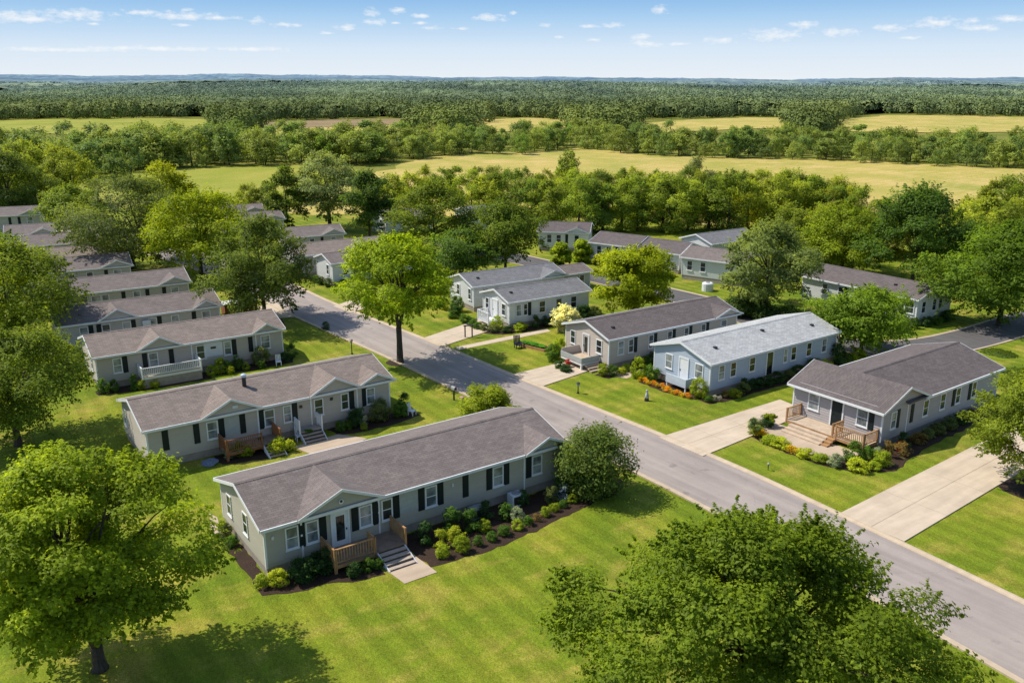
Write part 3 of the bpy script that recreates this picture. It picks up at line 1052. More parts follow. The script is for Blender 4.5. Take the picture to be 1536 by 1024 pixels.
for y0_, y1_ in ((ya - 0.04, ya - 0.003), (yb + 0.003, yb + 0.04)):
    m1.part(MB().prism([(xa, za + t1 + 0.012), (xr, zt + t1 + 0.015), (xb, zb_ + t1 + 0.012), (xb, zb_ + t1 - k), (xr, zt + t1 - k), (xa, za + t1 - k)], 'y', y0_, y1_), 'rake_board', M['white'], crf, True)
u = m1.u_of('front', 1363, 600)
m1.part(MB().box(u - 0.055, u + 0.055, -0.06, 0.02, 0.5, m1.h - 0.03), 'downspout', M['white'])

m2 = H['M2'] = House(HN, 'pale blue home with a light grey roof beside the orange flower border', (17.4, 73.8), A0, 17.8, 7.0, side='side_blue', roof='roof_pale', laps=True)
windows(m2, 'left', [(1004, 543, dict(w=0.9)), (1049, 556, dict(w=1.0))])
m2.door('left', 1026, 551, w=1.0)
windows(m2, 'front', [(1082, 554.6, dict(w=0.8)), (1099.4, 552, dict(w=0.8, **DK)), (1128, 543, dict(w=0.85, **DK)), (1178, 530, dict(w=0.6)), (1190, 528, dict(w=0.8, **DK)), (1213, 522, dict(w=0.8, **DK)), (1236, 515.5, dict(w=0.8))])
m2.door('front', 1154, 542, mat='glass_dark', w=0.8)
for vx, vy in ((2.2, 1.6), (9.5, 2.4), (15.8, 1.5)):
    m2.vent(vx, vy)
m3 = H['M3'] = House(HN, 'tan-grey home with dark roof and white front deck across the street', (9.3, 81.3), 34, 17.6, 6.8, side='side_tan', roof='roof_dark', laps=True)
windows(m3, 'left', [(860, 509, dict(w=0.8, **DK)), (899, 520.6, dict(w=0.9, **DK))])
m3.door('left', 879.5, 515, mat='side_tan', w=0.85, glass='glass_dark')
windows(m3, 'front', [(931, 519.5, dict(w=0.8)), (946, 517.5, dict(sh='R', w=0.7, **DK)), (976, 511, dict(sh='R', w=0.7, **DK)), (1004, 505, dict(sh='R', w=0.7, **DK)), (1029, 500, dict(sh='R', w=0.7, **DK)), (1054.5, 494.5, dict(sh='R', w=0.7, **DK)), (1085, 487, dict(w=0.95))])
m3.gable(m3.L - 1.6, 1.9, 0.7)
m3.vent(1.6, 1.4)
m4 = H['M4'] = House(HN, 'off-white home with slate roof and white gable door behind a hedge of low shrubs', (-0.3, 95.9), 32, 11.0, 5.8, side='side_white', roof='roof_slate')
windows(m4, 'left', [(731.5, 457, dict(w=0.8, **DK)), (756, 464, dict(w=0.85, **DK))])
m4.door('left', 743, 464, w=1.0)
windows(m4, 'front', [(778, 463, dict(w=0.8)), (788, 462, dict(sh='R', w=0.6, **DK)), (813, 458, dict(w=0.9, **DK)), (838, 453, dict(w=0.9, **DK)), (860, 450, dict(w=0.9, **DK))])
m4.vent(1.2, 1.6)
m4b = H['M4b'] = House(HN, 'off-white home with grey roof tucked close behind the slate-roofed home', (-4.6, 103.6), 31, 13.0, 6.2, side='side_white', roof='roof_slate')
windows(m4b, 'left', [(688, 436, dict(w=0.8, **DK)), (705, 440.5, dict(w=0.8, **DK))])
windows(m4b, 'front', [(728, 438, DK), (745, 436, DK)])
m4b.gable(m4b.L - 1.6, 1.9, 0.7)
m4b.vent(1.4, 1.5)
p = G(880, 434)
m4c = H['M4c'] = House('garden_shed', 'little grey shed with gabled roof beside the round lime tree', (p[0] - 3.2, p[1] - 1.4), 33, 4.4, 4.2, h=2.3, skirt=0.1, side='side_grey', roof='roof_mauve', group=None)
m4c.root['category'] = 'shed'
windows(m4c, 'front', [(0, 0, dict(u=1.1, z0=0.9, z1=1.9)), (0, 0, dict(u=3.0, z0=0.3, z1=2.0, **DK))])
m5a = H['M5a'] = House(HN, 'white home with purple-grey gable behind the bright maple by the street', (-24.2, 117.4), 34, 12.5, 5.6, side='side_white', roof='roof_mauve')
windows(m5a, 'left', [(492, 405, dict(w=0.8, **DK))])
windows(m5a, 'front', [(518, 404, DK), (533, 401, DK)])
m5b = H['M5b'] = House(HN, 'home with a long grey roof just behind the purple-grey gabled home', end_pos(591, 370, 15, 30), 30, 15, 7.0, side='side_grey', roof='roof_tan')
m5b.gable(m5b.L - 1.6, 1.9, 0.8)
m6 = H['M6'] = House(HN, 'short grey home below the silver-green tree', end_pos(515, 350, 9, 26), 26, 9, 6.5, side='side_grey', roof='roof_mauve')
windows(m6, 'front', [(468, 359, DK), (483, 357, S), (500, 356, {})])
m6.gable(m6.L - 1.6, 1.9, 0.8)
m7 = H['M7'] = House(HN, 'grey home with flat-looking roof seen past the crown of the dark maple', end_pos(425, 328, 10, 28), 28, 10, 6.5, side='side_grey', roof='roof_mauve')
m7.gable(m7.L - 1.6, 1.9, 0.7)
m8 = H['M8'] = House(HN, 'distant grey home whose roof shows between yellow-green and silver-green trees', end_pos(395, 316, 8, 25), 25, 8, 6.0, side='side_grey', roof='roof_mauve')
m8.gable(m8.L - 1.6, 1.9, 0.7)
m9 = H['M9'] = House(HN, 'white gabled home glimpsed between dark crowns in the middle of the wood edge', (-22.5, 157.5), 33, 9, 6.0, side='side_white', roof='roof_mauve')
m9.window('left', 0, 0, u=2.0, **DK)
m9b = H['M9b'] = House(HN, 'home reduced to a sliver of pale roof in the tree gap at mid wood', (-7.5, 163.0), 33, 9, 6.0, side='side_white', roof='roof_slate')
# back street homes: long fronts run along the other street
r1 = H['R1'] = House(HN, 'white home with long dark roof along the far dark side street', (45.8 + 15.5 * math.cos(R(125.3)), 97.2 + 15.5 * math.sin(R(125.3))), -54.7, 15.5, 7.0, side='side_white', roof='roof_dark', skirt_mat='skirt_grey')
windows(r1, 'right', [(1385, 459.6, dict(w=0.85, **DK)), (1401, 455, dict(w=0.85, **DK)), (1410, 453, dict(w=0.85, **DK))])
windows(r1, 'front', [(1290, 440, DK), (1365, 456, dict(w=1.2, **DK)), (1238, 430, DK), (1262, 434, dict(sh='R', **DK))])
r1.vent(11.5, 1.8)
r3 = H['R3'] = House(HN, 'white home with brown-grey roof and stepped ridge, half behind the lime-green round tree', (12.0, 133.9), -36, 7.6, 7.0, side='side_white', roof='roof_dark')
windows(r3, 'front', [(899, 371, DK), (913, 373, DK), (925, 374, S), (944, 377, DK), (958, 379, DK)])
r3b = H['R3b'] = House(HN, 'white home with low roof wing attached in line behind the olive tree', (18.1, 129.3), -36, 7.2, 7.1, h=2.95, side='side_white', roof='roof_dark')
windows(r3b, 'front', [(975, 382, DK), (992, 385, DK), (1003, 387, S)])
r2 = H['R2'] = House(HN, 'white home with dark grey roof close behind the olive tree', (23.8, 122.2), -36, 9, 6.5, side='side_white', roof='roof_mauve')
windows(r2, 'front', [(1035, 394, DK), (1055, 395, DK)])
r4 = H['R4'] = House(HN, 'white home with brown roof above the pair of round yellow-green bushes', (4.4, 143.5), -10, 8.0, 7.0, side='side_white', roof='roof_dark')
windows(r4, 'front', [(824, 361, DK), (838, 361, DK), (850, 361, S), (865, 360, DK)])
r4.gable(6.2, 1.8, 0.7)
r5 = H['R5'] = House(HN, 'home with a pale end wall half hidden behind the wood at the back street', G(1068, 366, 3.15), 33, 10, 6.5, side='side_white', roof='roof_slate')


# ------------------------------------------------------------------ decks, stoops
def railing(root, a, b, z, mat, hgt=0.95, step=0.16, name='railing', posts=True):
    mb = MB()
    A, B = Vector((a[0], a[1], z)), Vector((b[0], b[1], z))
    L = (B - A).length
    up = Vector((0, 0, 1))
    mb.bar(A + up * hgt, B + up * hgt, 0.11, 0.05)
    mb.bar(A + up * 0.12, B + up * 0.12, 0.05, 0.07)
    n = max(2, int(L / step))
    for i in range(1, n):
        q = A.lerp(B, i / n)
        mb.box(q.x - 0.022, q.x + 0.022, q.y - 0.022, q.y + 0.022, z + 0.14, z + hgt - 0.02)
    for q in ((A, B) if posts else ()):
        mb.box(q.x - 0.055, q.x + 0.055, q.y - 0.055, q.y + 0.055, z - 0.3, z + hgt + 0.05)
    return fix_normals(mb.build(name, mat, root))


def deck_floor(root, x0, x1, y0, y1, z, mat, along='x', skirt=None):
    mb = MB()
    w = 0.15
    t0, t1 = (y0, y1) if along == 'x' else (x0, x1)
    n = max(1, round((t1 - t0) / w))
    for i in range(n):
        a, b = t0 + (t1 - t0) * i / n + 0.006, t0 + (t1 - t0) * (i + 1) / n - 0.006
        if along == 'x':
            mb.box(x0, x1, a, b, z - 0.04, z)
        else:
            mb.box(a, b, y0, y1, z - 0.04, z)
    mb.build('deck_floor', mat, root)
    f = MB()
    f.box(x0 + 0.02, x1 - 0.02, y0 + 0.02, y0 + 0.07, z - 0.25, z - 0.042)
    f.box(x0 + 0.02, x0 + 0.07, y0 + 0.07, y1 - 0.02, z - 0.25, z - 0.042)
    f.box(x1 - 0.07, x1 - 0.02, y0 + 0.07, y1 - 0.02, z - 0.25, z - 0.042)
    f.build('deck_frame', skirt or mat, root)
    for x in (x0 + 0.12, x1 - 0.12):
        MB().box(x - 0.08, x + 0.08, y0 + 0.08, y0 + 0.24, -0.05, z - 0.045).build('post', skirt or mat, root)


def steps(root, x0, x1, y_top, z_top, n, mat, side, run=0.3, d=(0, -1), stringer=True):
    """n treads going down from y_top (towards -y) or along x when d says so"""
    rise = z_top / (n + 1)
    for i in range(n):
        z = z_top - rise * (i + 1)
        if d == (0, -1):
            b = MB().box(x0, x1, y_top - run * (i + 1), y_top - run * i - 0.02, z - 0.05, z)
            MB().box(x0 + 0.03, x1 - 0.03, y_top - run * i - 0.05, y_top - run * i - 0.02, z + 0.002, z + rise - 0.055).build('riser', M['riser'], root)
        else:
            b = MB().box(y_top + run * i + 0.02, y_top + run * (i + 1), x0, x1, z - 0.05, z)
            b.box(y_top + run * i + 0.02, y_top + run * i + 0.05, x0 + 0.03, x1 - 0.03, z + 0.002, z + rise - 0.055)
        b.build('step', mat, root)
    if stringer:
        for s in (0, 1):
            xx = (x0 - 0.07, x0 - 0.004) if s == 0 else (x1 + 0.004, x1 + 0.07)
            L = run * n
            if d == (0, -1):
                pr = [(y_top, z_top - 0.06), (y_top - L - 0.05, rise * 0.6), (y_top - L - 0.05, 0), (y_top - L + 0.25, 0), (y_top, z_top - 0.5)]
                o = MB().prism(pr, 'x', *xx)
            else:
                pr = [(y_top, z_top - 0.06), (y_top + L + 0.05, rise * 0.6), (y_top + L + 0.05, 0), (y_top + L - 0.25, 0), (y_top, z_top - 0.5)]
                o = MB().prism(pr, 'y', *xx)
            fix_normals(o.build('stringer', side, root))


def on_house(hs, name, label, cat, x=0, y=0, group=None):
    p = hs.pt(x, y)
    o = empty(name, (p[0], p[1], 0), hs.ang)
    tag(o, label, cat, group)
    return o


# L1 porch: front edge from the photo
ud = h1.u_of('front', 510, 787)
UP = ud - 1.3
dk = on_house(h1, 'porch_deck', 'honey-coloured timber porch with steps in front of the nearest grey-green home', 'porch', ud - 1.3, 0)
deck_floor(dk, 0, 4.6, -2.0, -0.06, 0.62, M['deck'], 'x', M['wood'])
railing(dk, (0.05, -1.95), (0.05, -0.1), 0.62, M['wood'])
railing(dk, (0.12, -1.95), (2.5, -1.95), 0.62, M['wood'])
railing(dk, (2.55, -1.95), (2.55, -1.1), 0.62, M['wood'])
railing(dk, (4.55, -1.95), (4.55, -0.1), 0.62, M['wood'])
steps(dk, 2.72, 4.42, -2.0, 0.62, 4, M['step'], M['board_white'], 0.36)
walk1 = [dk.matrix_basis @ Vector(v) for v in ((2.5, -2.0, 0), (4.7, -2.0, 0), (4.9, -5.0, 0), (2.8, -5.0, 0))]
struct(sheet('front_path', [(v.x, v.y) for v in walk1], 0.034, M['path']))
# L2 porch and stoop
ud = h2.u_of('front', 364, 640)
dk2 = on_house(h2, 'porch_deck', 'reddish-brown timber porch with grey steps on the two-gabled taupe home', 'porch', ud - 1.9, 0)
deck_floor(dk2, 0, 4.2, -1.8, -0.06, 0.7, M['deck'], 'x', M['wood_red'])
railing(dk2, (0.05, -1.75), (0.05, -0.1), 0.7, M['wood_red'])
railing(dk2, (0.12, -1.75), (2.7, -1.75), 0.7, M['wood_red'])
railing(dk2, (4.15, -1.75), (4.15, -0.1), 0.7, M['wood_red'])
steps(dk2, 2.85, 4.05, -1.8, 0.7, 4, M['step'], M['board_white'])
ud = h2.u_of('front', 457, 640)
st2 = on_house(h2, 'entry_stoop', 'small grey stoop with steps and white rails on the taupe home', 'stoop', ud - 0.8, 0)
deck_floor(st2, 0, 1.8, -1.1, -0.06, 0.7, M['step'], 'x', M['skirt'])
railing(st2, (-0.02, -1.05), (-0.02, -0.1), 0.7, M['white'])
railing(st2, (1.82, -1.05), (1.82, -0.1), 0.7, M['white'])
steps(st2, 0.05, 1.75, -1.1, 0.7, 3, M['step'], M['board_white'])
w2 = [h2.pt(*q) for q in ((10.0, -1.9), (13.9, -1.5), (15.4, -3.6), (11.0, -5.5))]
# L3 white deck
ua, ub = h3.u_of('front', 214, 560), h3.u_of('front', 292, 545)
dk3 = on_house(h3, 'porch_deck', 'raised deck with white balustrade and beige skirting on the signboard home', 'porch', ua - 0.4, 0)
w = ub - ua + 0.6
MB().box(0.05, w - 0.05, -1.85, -0.06, 0, 0.98).build('deck_skirting', M['skirt'], dk3)
deck_floor(dk3, 0, w, -1.9, -0.06, 1.1, M['deck_pale'], 'x', M['white'])
railing(dk3, (0.05, -1.85), (w - 0.05, -1.85), 1.1, M['white'], 0.8)
railing(dk3, (0.05, -1.78), (0.05, -0.1), 1.1, M['white'], 0.8)
railing(dk3, (w - 0.05, -1.78), (w - 0.05, -0.1), 1.1, M['white'], 0.8)
# M1 timber deck along the street-side gable (local x points into the house, so the deck is at negative x)
dkm = on_house(m1, 'porch_deck', 'broad pale timber deck with wide steps in front of the slate-grey home', 'porch', 0, 0)
deck_floor(dkm, -1.9, -0.06, 0.2, 7.2, 0.6, M['deck_pale'], 'y', M['wood'])
railing(dkm, (-1.85, 0.25), (-1.85, 2.6), 0.6, M['wood'])
railing(dkm, (-1.8, 0.22), (-0.1, 0.22), 0.6, M['wood'])
railing(dkm, (-1.85, 2.9), (-0.6, 2.9), 0.6, M['wood'])
railing(dkm, (-1.85, 7.15), (-0.1, 7.15), 0.6, M['wood'])
for i in range(3):
    z = 0.6 - 0.15 * (i + 1)
    MB().box(-1.9 - 0.42 * (i + 1), -1.9 - 0.42 * i - 0.01, 3.1, 6.6, max(z - 0.15, 0.0), z).build('step', M['deck_pale'], dkm)
for i in range(3):
    z = 0.6 - 0.15 * (i + 1)
    MB().box(-1.9 - 0.36 * (i + 1), -1.9 - 0.36 * i - 0.01, 2.5, 3.07, max(z - 0.15, 0.0), z).build('side_step', M['wood'], dkm)
# M2 small pale blue porch
dkb = on_house(m2, 'porch_deck', 'tiny pale blue boxed porch under the white gable door', 'porch', 0, 0)
MB().box(-1.0, -0.06, 1.9, 4.4, 0.45, 0.6).build('deck_floor', M['blue_panel'], dkb)
MB().box(-1.0, -0.92, 1.9, 4.4, 0.62, 1.25).build('front_panel', M['blue_panel'], dkb)
MB().box(-0.9, -0.06, 1.9, 1.98, 0.62, 1.25).build('side_panel', M['blue_panel'], dkb)
for y in (2.0, 4.3):
    MB().box(-0.95, -0.85, y - 0.05, y + 0.05, 0, 0.44).build('post', M['white'], dkb)
# M3 white deck
dkc = on_house(m3, 'porch_deck', 'white boxed deck with wide steps on the tan-grey home', 'porch', 0, 0)
deck_floor(dkc, -2.3, -0.06, 1.3, 4.6, 0.75, M['deck_pale'], 'y', M['white'])
MB().box(-2.3, -2.22, 1.3, 4.6, 0.77, 1.25).build('front_panel', M['pale_panel'], dkc)
MB().box(-2.2, -0.06, 1.3, 1.38, 0.77, 1.25).build('side_panel', M['pale_panel'], dkc)
MB().box(-2.2, -0.06, 4.52, 4.6, 0.77, 1.5).build('side_panel', M['side_tan'], dkc)
for i in range(3):
    z = 0.75 - 0.19 * (i + 1)
    MB().box(-1.9, -0.4, 1.3 - 0.36 * (i + 1), 1.3 - 0.36 * i - 0.01, max(z - 0.19, 0.0), z).build('step', M['path'], dkc)
# M4 small white stoop
dke = on_house(m4, 'entry_stoop', 'white stoop with side rail at the slate-roofed off-white home', 'stoop', 0, 0)
deck_floor(dke, -1.5, -0.06, 2.1, 4.6, 0.6, M['board_white'], 'y', M['white'])
railing(dke, (-1.45, 2.15), (-1.45, 4.55), 0.6, M['white'])
railing(dke, (-1.4, 4.56), (-0.1, 4.56), 0.6, M['white'])


# ------------------------------------------------------------------ ground, roads
GS = 14000
g_ = MB().add([(-GS, -300, 0), (GS, -300, 0), (GS, GS, 0), (-GS, GS, 0)], [(0, 1, 2, 3)]).build('ground', M['meadow'])
struct(g_)
lawn = sheet('lawn', [(-60, -20), (70, -20), (110, 60), (100, 120), (60, 150), (10, 185), (-60, 195), (-140, 190), (-150, 120), (-70, 40)], 0.01, M['lawn'], 1.0)
struct(lawn)

road_c = smooth_line([(33.5, 24.5), (29.3, 32.0), (25.2, 39.2), (18.6, 49.6), (11.75, 59.7), (-0.9, 75.6), (-10.0, 87.4), (-18.7, 98.0), (-26.0, 107.2), (-34.7, 119.2), (-46.1, 132.5), (-56.5, 143.0), (-70, 156), (-90, 172), (-112, 186)], 6)
RW = 3.05
struct(ribbon('road', road_c, -RW, RW, 0.03, M['asphalt']))


def kerb(name, line, side, w=RW, z=0.11, width=0.45):
    a, b = offset_line(line, side * w), offset_line(line, side * (w + width))
    a2 = offset_line(line, side * (w + width * 0.45))
    n = len(line)
    vs = [(*p, 0.02) for p in a] + [(*p, 0.055) for p in a] + [(*p, 0.065) for p in a2] + [(*p, z) for p in offset_line(line, side * (w + width * 0.6))] + [(*p, z) for p in b] + [(*p, 0.0) for p in b]
    fs = []
    for k in range(5):
        fs += [(k * n + i, k * n + i + 1, (k + 1) * n + i + 1, (k + 1) * n + i) for i in range(n - 1)]
    o = MB().add(vs, fs).build(name, M['kerb'])
    fix_normals(o)
    fix_up(o)
    return struct(o)


kerb('kerb', road_c, 1)
kerb('kerb', road_c, -1)
side_c = smooth_line([(88, 120), (70, 106), (59.4, 99.0), (51.0, 93.0), (44.0, 89.2), (38.0, 88.6), (33.5, 91.5), (29, 99), (24.5, 107.5), (17, 117), (8, 128), (-2, 140), (-12, 152)], 6)
struct(ribbon('side_road', side_c, -2.6, 2.6, 0.026, M['asphalt_dark']))
kerb('side_kerb', side_c, 1, 2.6, 0.09, 0.3)
kerb('side_kerb', side_c, -1, 2.6, 0.09, 0.3)


def slab_drive(name, quad, z=0.08, joints=3):
    """concrete drive from four corners, poured in bays with open joints"""
    a, b, c, d = [Vector((*q, 0)) for q in quad]        # a-b road edge, d-c house edge
    mb = MB()
    L = ((d - a).length + (c - b).length) / 2
    n = max(1, joints)
    for i in range(n):
        t0, t1 = i / n, (i + 1) / n
        g2 = 0.012 / L
        p0, p1, p2, p3 = a.lerp(d, t0 + g2), b.lerp(c, t0 + g2), b.lerp(c, t1 - g2), a.lerp(d, t1 - g2)
        for m0, m1 in ((0, 0.5), (0.5, 1)):
            e0, e1 = m0 + (0.003 if m0 else 0), m1 - (0.003 if m1 < 1 else 0)
            q = [p0.lerp(p1, e0), p0.lerp(p1, e1), p3.lerp(p2, e1), p3.lerp(p2, e0)]
            mb.add([(v.x, v.y, z) for v in q] + [(v.x, v.y, 0.0) for v in q], [(0, 1, 2, 3), (0, 4, 5, 1), (1, 5, 6, 2), (2, 6, 7, 3), (3, 7, 4, 0)])
    o = fix_normals(mb.build(name, M['concrete']))
    MB().add([(v.x, v.y, z - 0.03) for v in (a, b, c, d)], [(0, 1, 2, 3)])
    return struct(o)


def px_quad(*pts):
    return [G(*p) for p in pts]


# wide driveway at the right, drive between blue and slate homes, drives farther up the street
slab_drive('driveway', px_quad((1259, 771), (1356, 813), (1620, 655), (1536, 632)), joints=5)
slab_drive('driveway', px_quad((988, 657), (1054, 685), (1215, 618), (1170, 600)), joints=4)
slab_drive('driveway', px_quad((770, 562), (814, 580), (918, 545), (868, 538)), joints=3)
slab_drive('driveway', px_quad((634, 508), (664, 520), (790, 478), (748, 470)), joints=4)
slab_drive('driveway', px_quad((500, 460), (526, 470), (562, 458), (536, 448)), joints=2)
slab_drive('driveway', px_quad((405, 478), (442, 476), (415, 455), (375, 462)), joints=2)
struct(sheet('front_path', w2, 0.034, M['path']))
struct(sheet('garden_path', px_quad((682, 521), (688, 525), (826, 497), (820, 493)), 0.03, M['concrete']))
struct(sheet('garden_path', px_quad((905, 562), (940, 568), (968, 556), (955, 548)), 0.03, M['path']))
struct(sheet('garden_path', px_quad((314, 770), (326, 776), (333, 800), (318, 802)), 0.03, M['path']))
dkq = [dkm.matrix_basis @ Vector(v) for v in ((-5.1, 1.8, 0), (-3.0, 0.2, 0), (-1.95, 0.2, 0), (-1.95, 7.6, 0), (-4.4, 7.6, 0))]
struct(sheet('front_path', [(v.x, v.y) for v in dkq], 0.036, M['path']))


# mulch beds
def bed(pts, seed):
    o = sheet('mulch_bed', pts, 0.024, M['mulch'], 0.12, seed)
    return struct(o)


bed([h1.pt(*q) for q in ((-0.9, -0.2), (-0.9, -1.6), (0.3, -2.2), (3.0, -2.7), (UP + 0.5, -3.2), (UP + 2.4, -3.5), (UP + 2.45, -0.1))], 1)
bed([h1.pt(*q) for q in ((UP + 4.75, -0.1), (UP + 4.85, -4.3), (12, -4.75), (16, -4.3), (19, -3.8), (21, -3.5), (22.3, -2.9), (22.9, -1.8), (22.7, -0.8), (21.8, 0.2), (21.0, -0.1))], 2)
bed([h1.pt(*q) for q in ((-0.9, -0.2), (0, 0), (0, 6.5), (-0.8, 6.5))], 3)
bed([h2.pt(*q) for q in ((4.5, -0.1), (4.6, -2.0), (7.2, -2.8), (9.2, -2.8), (10.4, -1.8), (10.5, -0.1))], 4)
bed([h2.pt(*q) for q in ((13.5, -0.1), (13.8, -1.7), (16, -2.2), (19, -2.1), (21.3, -1.6), (21.2, 0.6), (19.4, 0.3))], 5)
bed([h3.pt(*q) for q in ((-0.4, -0.1), (-0.3, -1.6), (3, -2.2), (9.5, -2.4), (9.4, -0.1))], 6)
bed([h3.pt(*q) for q in ((9.6, -0.1), (10, -1.7), (13, -2.0), (17.5, -1.8), (18.4, 0.5), (17.2, 0.4))], 7)
bed([m1.pt(*q) for q in ((-1.9, 7.8), (-3.6, 9.0), (-5.6, 8.4), (-6.3, 5.2), (-6.2, 1.2), (-5.2, -1.6), (-2.5, -3.0), (0, -2.4), (0, -0.2), (-3.0, 0.1), (-4.9, 1.8), (-4.5, 7.5))], 8)
bed([m1.pt(*q) for q in ((0, -0.1), (0, -2.4), (3.5, -2.0), (10, -1.7), (17.4, -1.5), (17.4, -0.1))], 9)
bed([m2.pt(*q) for q in ((0, 0), (-1.4, 0.2), (-2.4, 3.2), (-2.3, 6.6), (-1.5, 7.2), (0, 6.9), (0, 0))][:-1], 10)
bed([m2.pt(*q) for q in ((0, -0.1), (-1.2, 0.1), (-1.3, -1.3), (0.6, -1.7), (18, -1.6), (18, -0.1))], 11)
bed([m3.pt(*q) for q in ((0, -0.1), (-2.0, -0.4), (-1.6, -2.0), (2.0, -2.2), (6, -1.6), (6, -0.1))], 12)
bed([m3.pt(*q) for q in ((-0.1, 4.7), (-3.4, 4.3), (-4.2, 2.4), (-3.0, 1.2), (-2.4, 1.5), (-2.4, 4.6))], 13)
bed([m4.pt(*q) for q in ((-0.1, 0), (-3.2, 0.0), (-3.4, 2.2), (-2.8, 5.8), (-0.1, 6))], 14)
bed([m4.pt(*q) for q in ((-3.2, 0.0), (-1.8, -1.6), (3, -1.8), (7, -1.4), (7, -0.1), (0, -0.1))], 15)


def disc(cx, cy, r, seed):
    return bed([(cx + r * math.cos(a * 0.4) * rng.uniform(0.9, 1.1), cy + r * math.sin(a * 0.4) * rng.uniform(0.9, 1.1)) for a in range(16)], seed)


for i, (px, py, r) in enumerate([(600, 543, 1.4), (398, 484, 2.2), (742, 618, 2.0), (895, 728, 1.9), (1545, 735, 1.9)]):
    disc(*G(px, py), r, 20 + i)

# fields beyond the park
struct(sheet('dry_field', [G(*q) for q in ((430, 320), (430, 300), (560, 262), (640, 236), (700, 231), (800, 228), (862, 222.5), (900, 225), (980, 233), (1100, 236), (1250, 239), (1400, 247), (1540, 252), (1640, 262), (1700, 300), (1560, 330), (1300, 345), (900, 330))], 0.05, M['dry'], 2.0))
struct(sheet('green_meadow', [G(*q) for q in ((60, 268), (290, 252), (330, 247), (450, 247), (520, 262), (430, 292), (250, 300), (90, 300))], 0.06, M['green_field'], 1.5))
struct(sheet('far_meadow', [G(*q) for q in ((-60, 196), (-60, 184), (80, 179), (200, 177.5), (318, 180), (320, 196), (160, 205))], 0.3, M['green_field'], 4))
struct(sheet('plowed_field', [G(*q) for q in ((385, 190), (400, 184), (500, 180), (606, 179), (604, 187), (530, 190), (420, 194))], 0.3, M['plowed'], 3))
struct(sheet('far_meadow', [G(*q) for q in ((370, 194.5), (530, 190.5), (604, 187.5), (600, 202), (400, 208))], 0.3, M['dry'], 3))
struct(sheet('far_meadow', [G(*q) for q in ((725, 180), (790, 177), (850, 178.5), (850, 196), (728, 198))], 0.3, M['dry'], 3))
struct(sheet('far_meadow', [G(*q) for q in ((968, 185), (1040, 180), (1120, 177), (1172, 177), (1176, 192), (980, 200))], 0.3, M['dry'], 3))
struct(sheet('far_meadow', [G(*q) for q in ((1255, 181), (1330, 173.5), (1450, 174), (1600, 177.5), (1640, 198), (1400, 200), (1270, 198))], 0.3, M['dry'], 3))

# ------------------------------------------------------------------ trees near and mid
def D_of(p):
    return math.hypot(p[0], p[1])


def place(label, bx, by, ty, wpx, bot, col, seed, n_leaf=9000, leaf=0.3, name='tree', wx=None, **kw):
    """tree standing at photo point bx, by with its top at row ty, crown wpx wide and bottom row bot"""
    p = G(bx, by)
    h = height_at(p, ty)
    zb = max(0.08 if name == 'bush' else 0.4, height_at(p, bot))
    slant = math.hypot(D_of(p), CAM_H - h * 0.6)
    if name == 'bush':
        leaf *= 1.45
        n_leaf = int(n_leaf * 1.25)
        kw.update(clump=0.30, inner=0.3, shape_pow=0.45, lobes=0.05, sprig=0.08)
        kw['n_clump'] = kw.get('n_clump', 24) + 16
        kw.setdefault('peak', 0.42)
    rad = wpx / 2 / FOC * slant
    if name != 'bush':
        zb += 0.55 * rad * CAM_H / D_of(p)
        zb = min(zb, h * 0.55)
        h *= 1.04
    return make_tree(name, label, p, h, rad, zb, col, seed, n_leaf=int(n_leaf * 1.7), leaf=leaf * (0.8 if D_of(p) < 75 else 1.0), **kw)


place('big sunlit yellow-green tree in the nearest corner of the lawn, low forked trunk', 150, 1003, 640, 322, 950, (0.115, 0.165, 0.014), 11, 42000, 0.25, name='broadleaf_tree', n_clump=190, clump=0.18, r0=0.3, multi=3, n_limb=30, lobes=0.26, fork=1.3)
make_tree('broadleaf_tree', 'great dark green tree filling the bottom of the picture beside the road', (10.2, 31.6), 9.8, 6.9, 1.6, (0.068, 0.105, 0.011), 12, n_clump=170, n_leaf=125000, leaf=0.175, clump=0.165, sprig=0.26, inner=0.22, r0=0.34, multi=2, n_limb=40, lobes=0.36, peak=0.4, shape_pow=0.85)
place('deep green rounded tree with a straight trunk in the yard beside the signboard home', 28, 668, 462, 215, 640, (0.06, 0.09, 0.014), 13, 24000, 0.27, name='broadleaf_tree', n_clump=90, clump=0.24, r0=0.26, n_limb=16)
place('green tree above the deep green rounded one, hiding the ends of three homes', 20, 525, 345, 205, 515, (0.078, 0.112, 0.014), 14, 20000, 0.3, name='broadleaf_tree', n_clump=80, clump=0.25)
place('green tree at the picture edge above the row of grey homes', -30, 470, 312, 150, 450, (0.06, 0.10, 0.014), 15, 12000, 0.32, name='broadleaf_tree')
place('broad dark olive tree with several leaning trunks beside the far street', 200, 403, 262, 195, 378, (0.055, 0.078, 0.026), 16, 20000, 0.34, name='broadleaf_tree', n_clump=70, clump=0.24, r0=0.34, multi=3, lobes=0.3, n_limb=22, fork=3.0)
place('dense dome-shaped yellow-green tree on a short trunk beside the far street', 303, 418, 289, 152, 396, (0.125, 0.17, 0.010), 17, 20000, 0.3, name='broadleaf_tree', n_clump=80, clump=0.24, r0=0.27, shape_pow=0.5, peak=0.5, lobes=0.08)
place('dark green ragged maple at the kerb near the white-roofed trailer', 398, 482, 328, 172, 470, (0.05, 0.075, 0.016), 18, 20000, 0.28, name='maple_tree', n_clump=75, clump=0.22, r0=0.25, lobes=0.3, peak=0.4, n_limb=18, drop=0.5)
